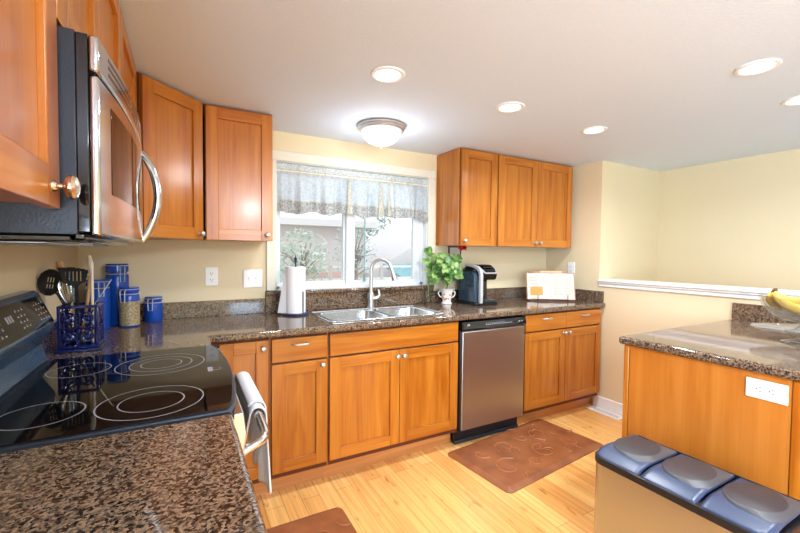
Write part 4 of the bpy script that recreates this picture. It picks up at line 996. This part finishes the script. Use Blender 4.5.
# trash bin with three lids
bx0, bx1, by0, by1, bz = 2.012, 2.314, -2.292, -1.690, .50
tt = thing('recycling_bin', 'stainless steel three-lid recycling bin in front of the island', 'trash bin', ((bx0+bx1)/2, (by0+by1)/2, 0))
mb = MB(); P = rrect(bx0+.004, bx1-.004, by0+.004, by1-.004, .05, 8); mb.prism(P, 'z', .012, .452); mb.build('body', 'steel', tt)
mb = MB(); mb.prism(rrect(bx0+.002, bx1-.002, by0+.002, by1-.002, .05, 8), 'z', .001, .0115); mb.build('base', 'black', tt)
mb = MB(); mb.prism(rrect(bx0, bx1, by0, by1, .052, 8), 'z', .4525, .482); mb.build('lid_band', 'black', tt, bevel=.003)
pitch = (by1-by0-.012)/3
for k in range(3):
    ya = by1-.006-pitch*k; yb_ = ya-pitch+.007
    xw = bx1-.008-(bx0+.006)
    def hgt(u):  # u from the room side (0) to the island side (1)
        return .483+.020*min(1, (u/.30))**.5 if u < .30 else .503
    def base(u): return .4835+.021*sin(min(1, u/.35)*pi/2)
    def f(u, v):
        x = bx0+.006+xw*u; y = yb_+(ya-yb_)*v
        d_ = ((1-v) if k == 0 else (v if k == 2 else 1))*(ya-yb_); rr_ = .05
        if d_ < rr_: x = max(x, bx0+.006+rr_-math.sqrt(max(0, rr_**2-(rr_-d_)**2)))
        e = min(v, 1-v)*(ya-yb_); z = base(u)-.006*max(0, 1-e/.008)**2
        return (x, y, z)
    mb = MB(); sheet(mb, f, 26, 18); fl = mb.build('lid', 'trashgrey', tt, sharp=False); sd = fl.modifiers.new('solid', 'SOLIDIFY'); sd.thickness = .006; sd.offset = -1
    # raised scoop: flat dark disc clipped by the hinge side, skirt swept down to the near corner
    cx_ = bx0+.006+xw*.60; cy_ = (ya+yb_)/2+.004; R_ = .080
    xe = bx1-.012
    top = []; bot = []; xn = bx0+.006+xw*.14
    zt = .5125
    for i in range(48):
        a_ = 2*pi*i/48; cx2 = cx_+R_*1.25*cos(a_); x = min(xe, cx2); y = max(yb_+.010, min(ya-.006, cy_+R_*sin(a_))); top.append((x, y))
        if sin(a_) < -.05 and i > 24:
            q = (a_-pi)/pi; q = max(0, min(1, (q-.10)/.55)); q = q*q*(3-2*q); tx_ = xn+(xe+.004-xn)*max(q, 0)
            k_ = min(1, (q+.25)*2.2) if i > 26 else .3
            x2 = (1-k_)*(cx_+R_*1.31*cos(a_))+k_*max(tx_, min(cx2, tx_+.02)); y2 = (1-k_)*(cy_+R_*1.04*sin(a_))+k_*(yb_+.003)
        else: x2 = cx_+R_*1.31*cos(a_); y2 = cy_+R_*1.04*sin(a_)
        x2 = max(bx0+.02, min(xe+.004, x2)); y2 = max(yb_+.0028, min(ya-.0028, y2))
        bot.append((x2, y2, base((x2-bx0-.006)/xw)-.0005))
    mb = MB(); V = loft(mb, [bot, [(x, y, zt) for x, y in top], [(cx_+(x-cx_)*.975, cy_+(y-cy_)*.975, zt+.0008) for x, y in top]]); mb.mi = 1; mb._faces([mb.bm.faces.new(V[-1])])
    mb.build('lid_pad', ['trashgrey2', 'trashdark'], fl, angle=50)
mb = MB(); mb.box(bx1-.007, bx1-.001, by0+.03, by1-.03, .483, .506); mb.build('hinge_rail', 'black', tt, bevel=.001)

# ------------------------------------------------------------------ outside
struct('ground', MB().box(-14, 30, .2, 40, -.9, -.8), 'lawn')
def house(name, label, x0, x1, y0, y1, z1, roofm, ridge, wallm='siding', wins=()):
    t = thing(name, label, 'house', ((x0+x1)/2, (y0+y1)/2, -.8))
    w_ = MB().box(x0, x1, y0, y1, -.8, z1).build('wall', wallm, t)
    mb = MB(); ym = (y0+y1)/2
    mb.prism([(y0-.45, z1-.12), (y0-.45, z1+.08), (ym, ridge), (y1+.45, z1+.08), (y1+.45, z1-.12)], 'x', x0-.3, x1+.3); mb.build('roof', roofm, t)
    for a, b, c, d in wins:
        mb = MB(); mb.box(a, b, y0-.03, y0-.001, c, d); f_ = mb.build('window_frame', 'white', w_)
        mb = MB(); 
        n = 3
        for i in range(n): mb.box(a+.05+(b-a-.1)/n*i+.02, a+.05+(b-a-.1)/n*(i+1)-.02, y0-.036, y0-.031, c+.06, d-.06)
        mb.build('glass', 'tree2', f_)
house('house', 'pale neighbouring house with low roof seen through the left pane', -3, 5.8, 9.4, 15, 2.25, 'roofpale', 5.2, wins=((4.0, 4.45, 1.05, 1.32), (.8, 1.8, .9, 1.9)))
t = thing('garage', 'pale gabled garage seen through the right pane', 'garage', (9.5, 11, -.8))
mb = MB(); mb.box(6.6, 13.5, 10.5, 16, -.8, .55); mb.build('wall', 'siding', t)
mb = MB(); mb.prism([(6.3, .45), (6.3, .60), (9.6, 2.35), (13.8, .60), (13.8, .45)], 'y', 10.1, 16.3); mb.build('roof', 'roofpale', t)
t = thing('shed', 'low shed with washed-out red roof beyond the left pane', 'shed', (4.5, 7.5, -.8))
MB().box(3.35, 5.2, 7.2, 8.6, -.8, .30).build('wall', 'siding', t)
MB().prism([(6.8, .27), (6.8, .34), (8.7, .72), (8.7, .60)], 'x', 3.2, 5.4).build('roof', 'roofred', t)
t = thing('carport', 'teal roofed lean-to at lower right of the window view', 'carport', (7.0, 8.4, -.8))
MB().prism([(7.6, .46), (7.6, .52), (9.2, .95), (9.2, .88)], 'x', 6.4, 8.6).build('roof', 'roofteal', t)
MB().box(6.5, 8.4, 8.0, 9.0, -.8, .55).build('wall', 'siding', t)
t = thing('fence', 'pale rail fence crossing the yard outside the window', 'fence', (3, 6.8, -.8))
for z in (.93, .62, .30): MB().box(-2, 9.5, 6.72, 6.75, z, z+.05).build('rail', 'white', t)
for i in range(9): MB().box(-2+i*1.42, -1.92+i*1.42, 6.70, 6.78, -.8, 1.0).build('post', 'siding', t)
def tree(name, label, x, y, z0, r, h, mat, n, seed, leafsz=.05):
    random.seed(seed); t = thing(name, label, 'tree', (x, y, -.8))
    mb = MB(); mb.tube([(x, y, -.8), (x+.05, y, z0+h*.3)], [.07, .04], 8)
    for k in range(26):
        a_ = random.uniform(0, 6.28); e = random.uniform(.1, 1.3); l = r*random.uniform(.6, 1)
        p = Vector((x, y, z0+random.uniform(0, h*.4))); q = p+Vector((cos(a_)*cos(e)*l, sin(a_)*cos(e)*l, sin(e)*h*.6)); mb.tube([p, (p+q)/2+Vector((0, 0, .06)), q], [.022, .013, .005], 5)
    mb.build('branches', 'bark', t)
    mb = MB()
    for k in range(n):
        while True:
            v = Vector((random.uniform(-1, 1), random.uniform(-1, 1), random.uniform(-1, 1)))
            if v.length < 1: break
        c = Vector((x+v.x*r, y+v.y*r*.8, z0+h*.5+v.z*h*.55))
        d = Vector((random.uniform(-1, 1), random.uniform(-1, 1), random.uniform(-1, 1))).normalized(); e = d.orthogonal().normalized(); s_ = leafsz*random.uniform(.6, 1.3)
        mb._faces([mb.bm.faces.new([mb.bm.verts.new(c+d*s_), mb.bm.verts.new(c+e*s_*.5), mb.bm.verts.new(c-d*s_), mb.bm.verts.new(c-e*s_*.5)])])
    mb.build('foliage', mat, t, sharp=False)
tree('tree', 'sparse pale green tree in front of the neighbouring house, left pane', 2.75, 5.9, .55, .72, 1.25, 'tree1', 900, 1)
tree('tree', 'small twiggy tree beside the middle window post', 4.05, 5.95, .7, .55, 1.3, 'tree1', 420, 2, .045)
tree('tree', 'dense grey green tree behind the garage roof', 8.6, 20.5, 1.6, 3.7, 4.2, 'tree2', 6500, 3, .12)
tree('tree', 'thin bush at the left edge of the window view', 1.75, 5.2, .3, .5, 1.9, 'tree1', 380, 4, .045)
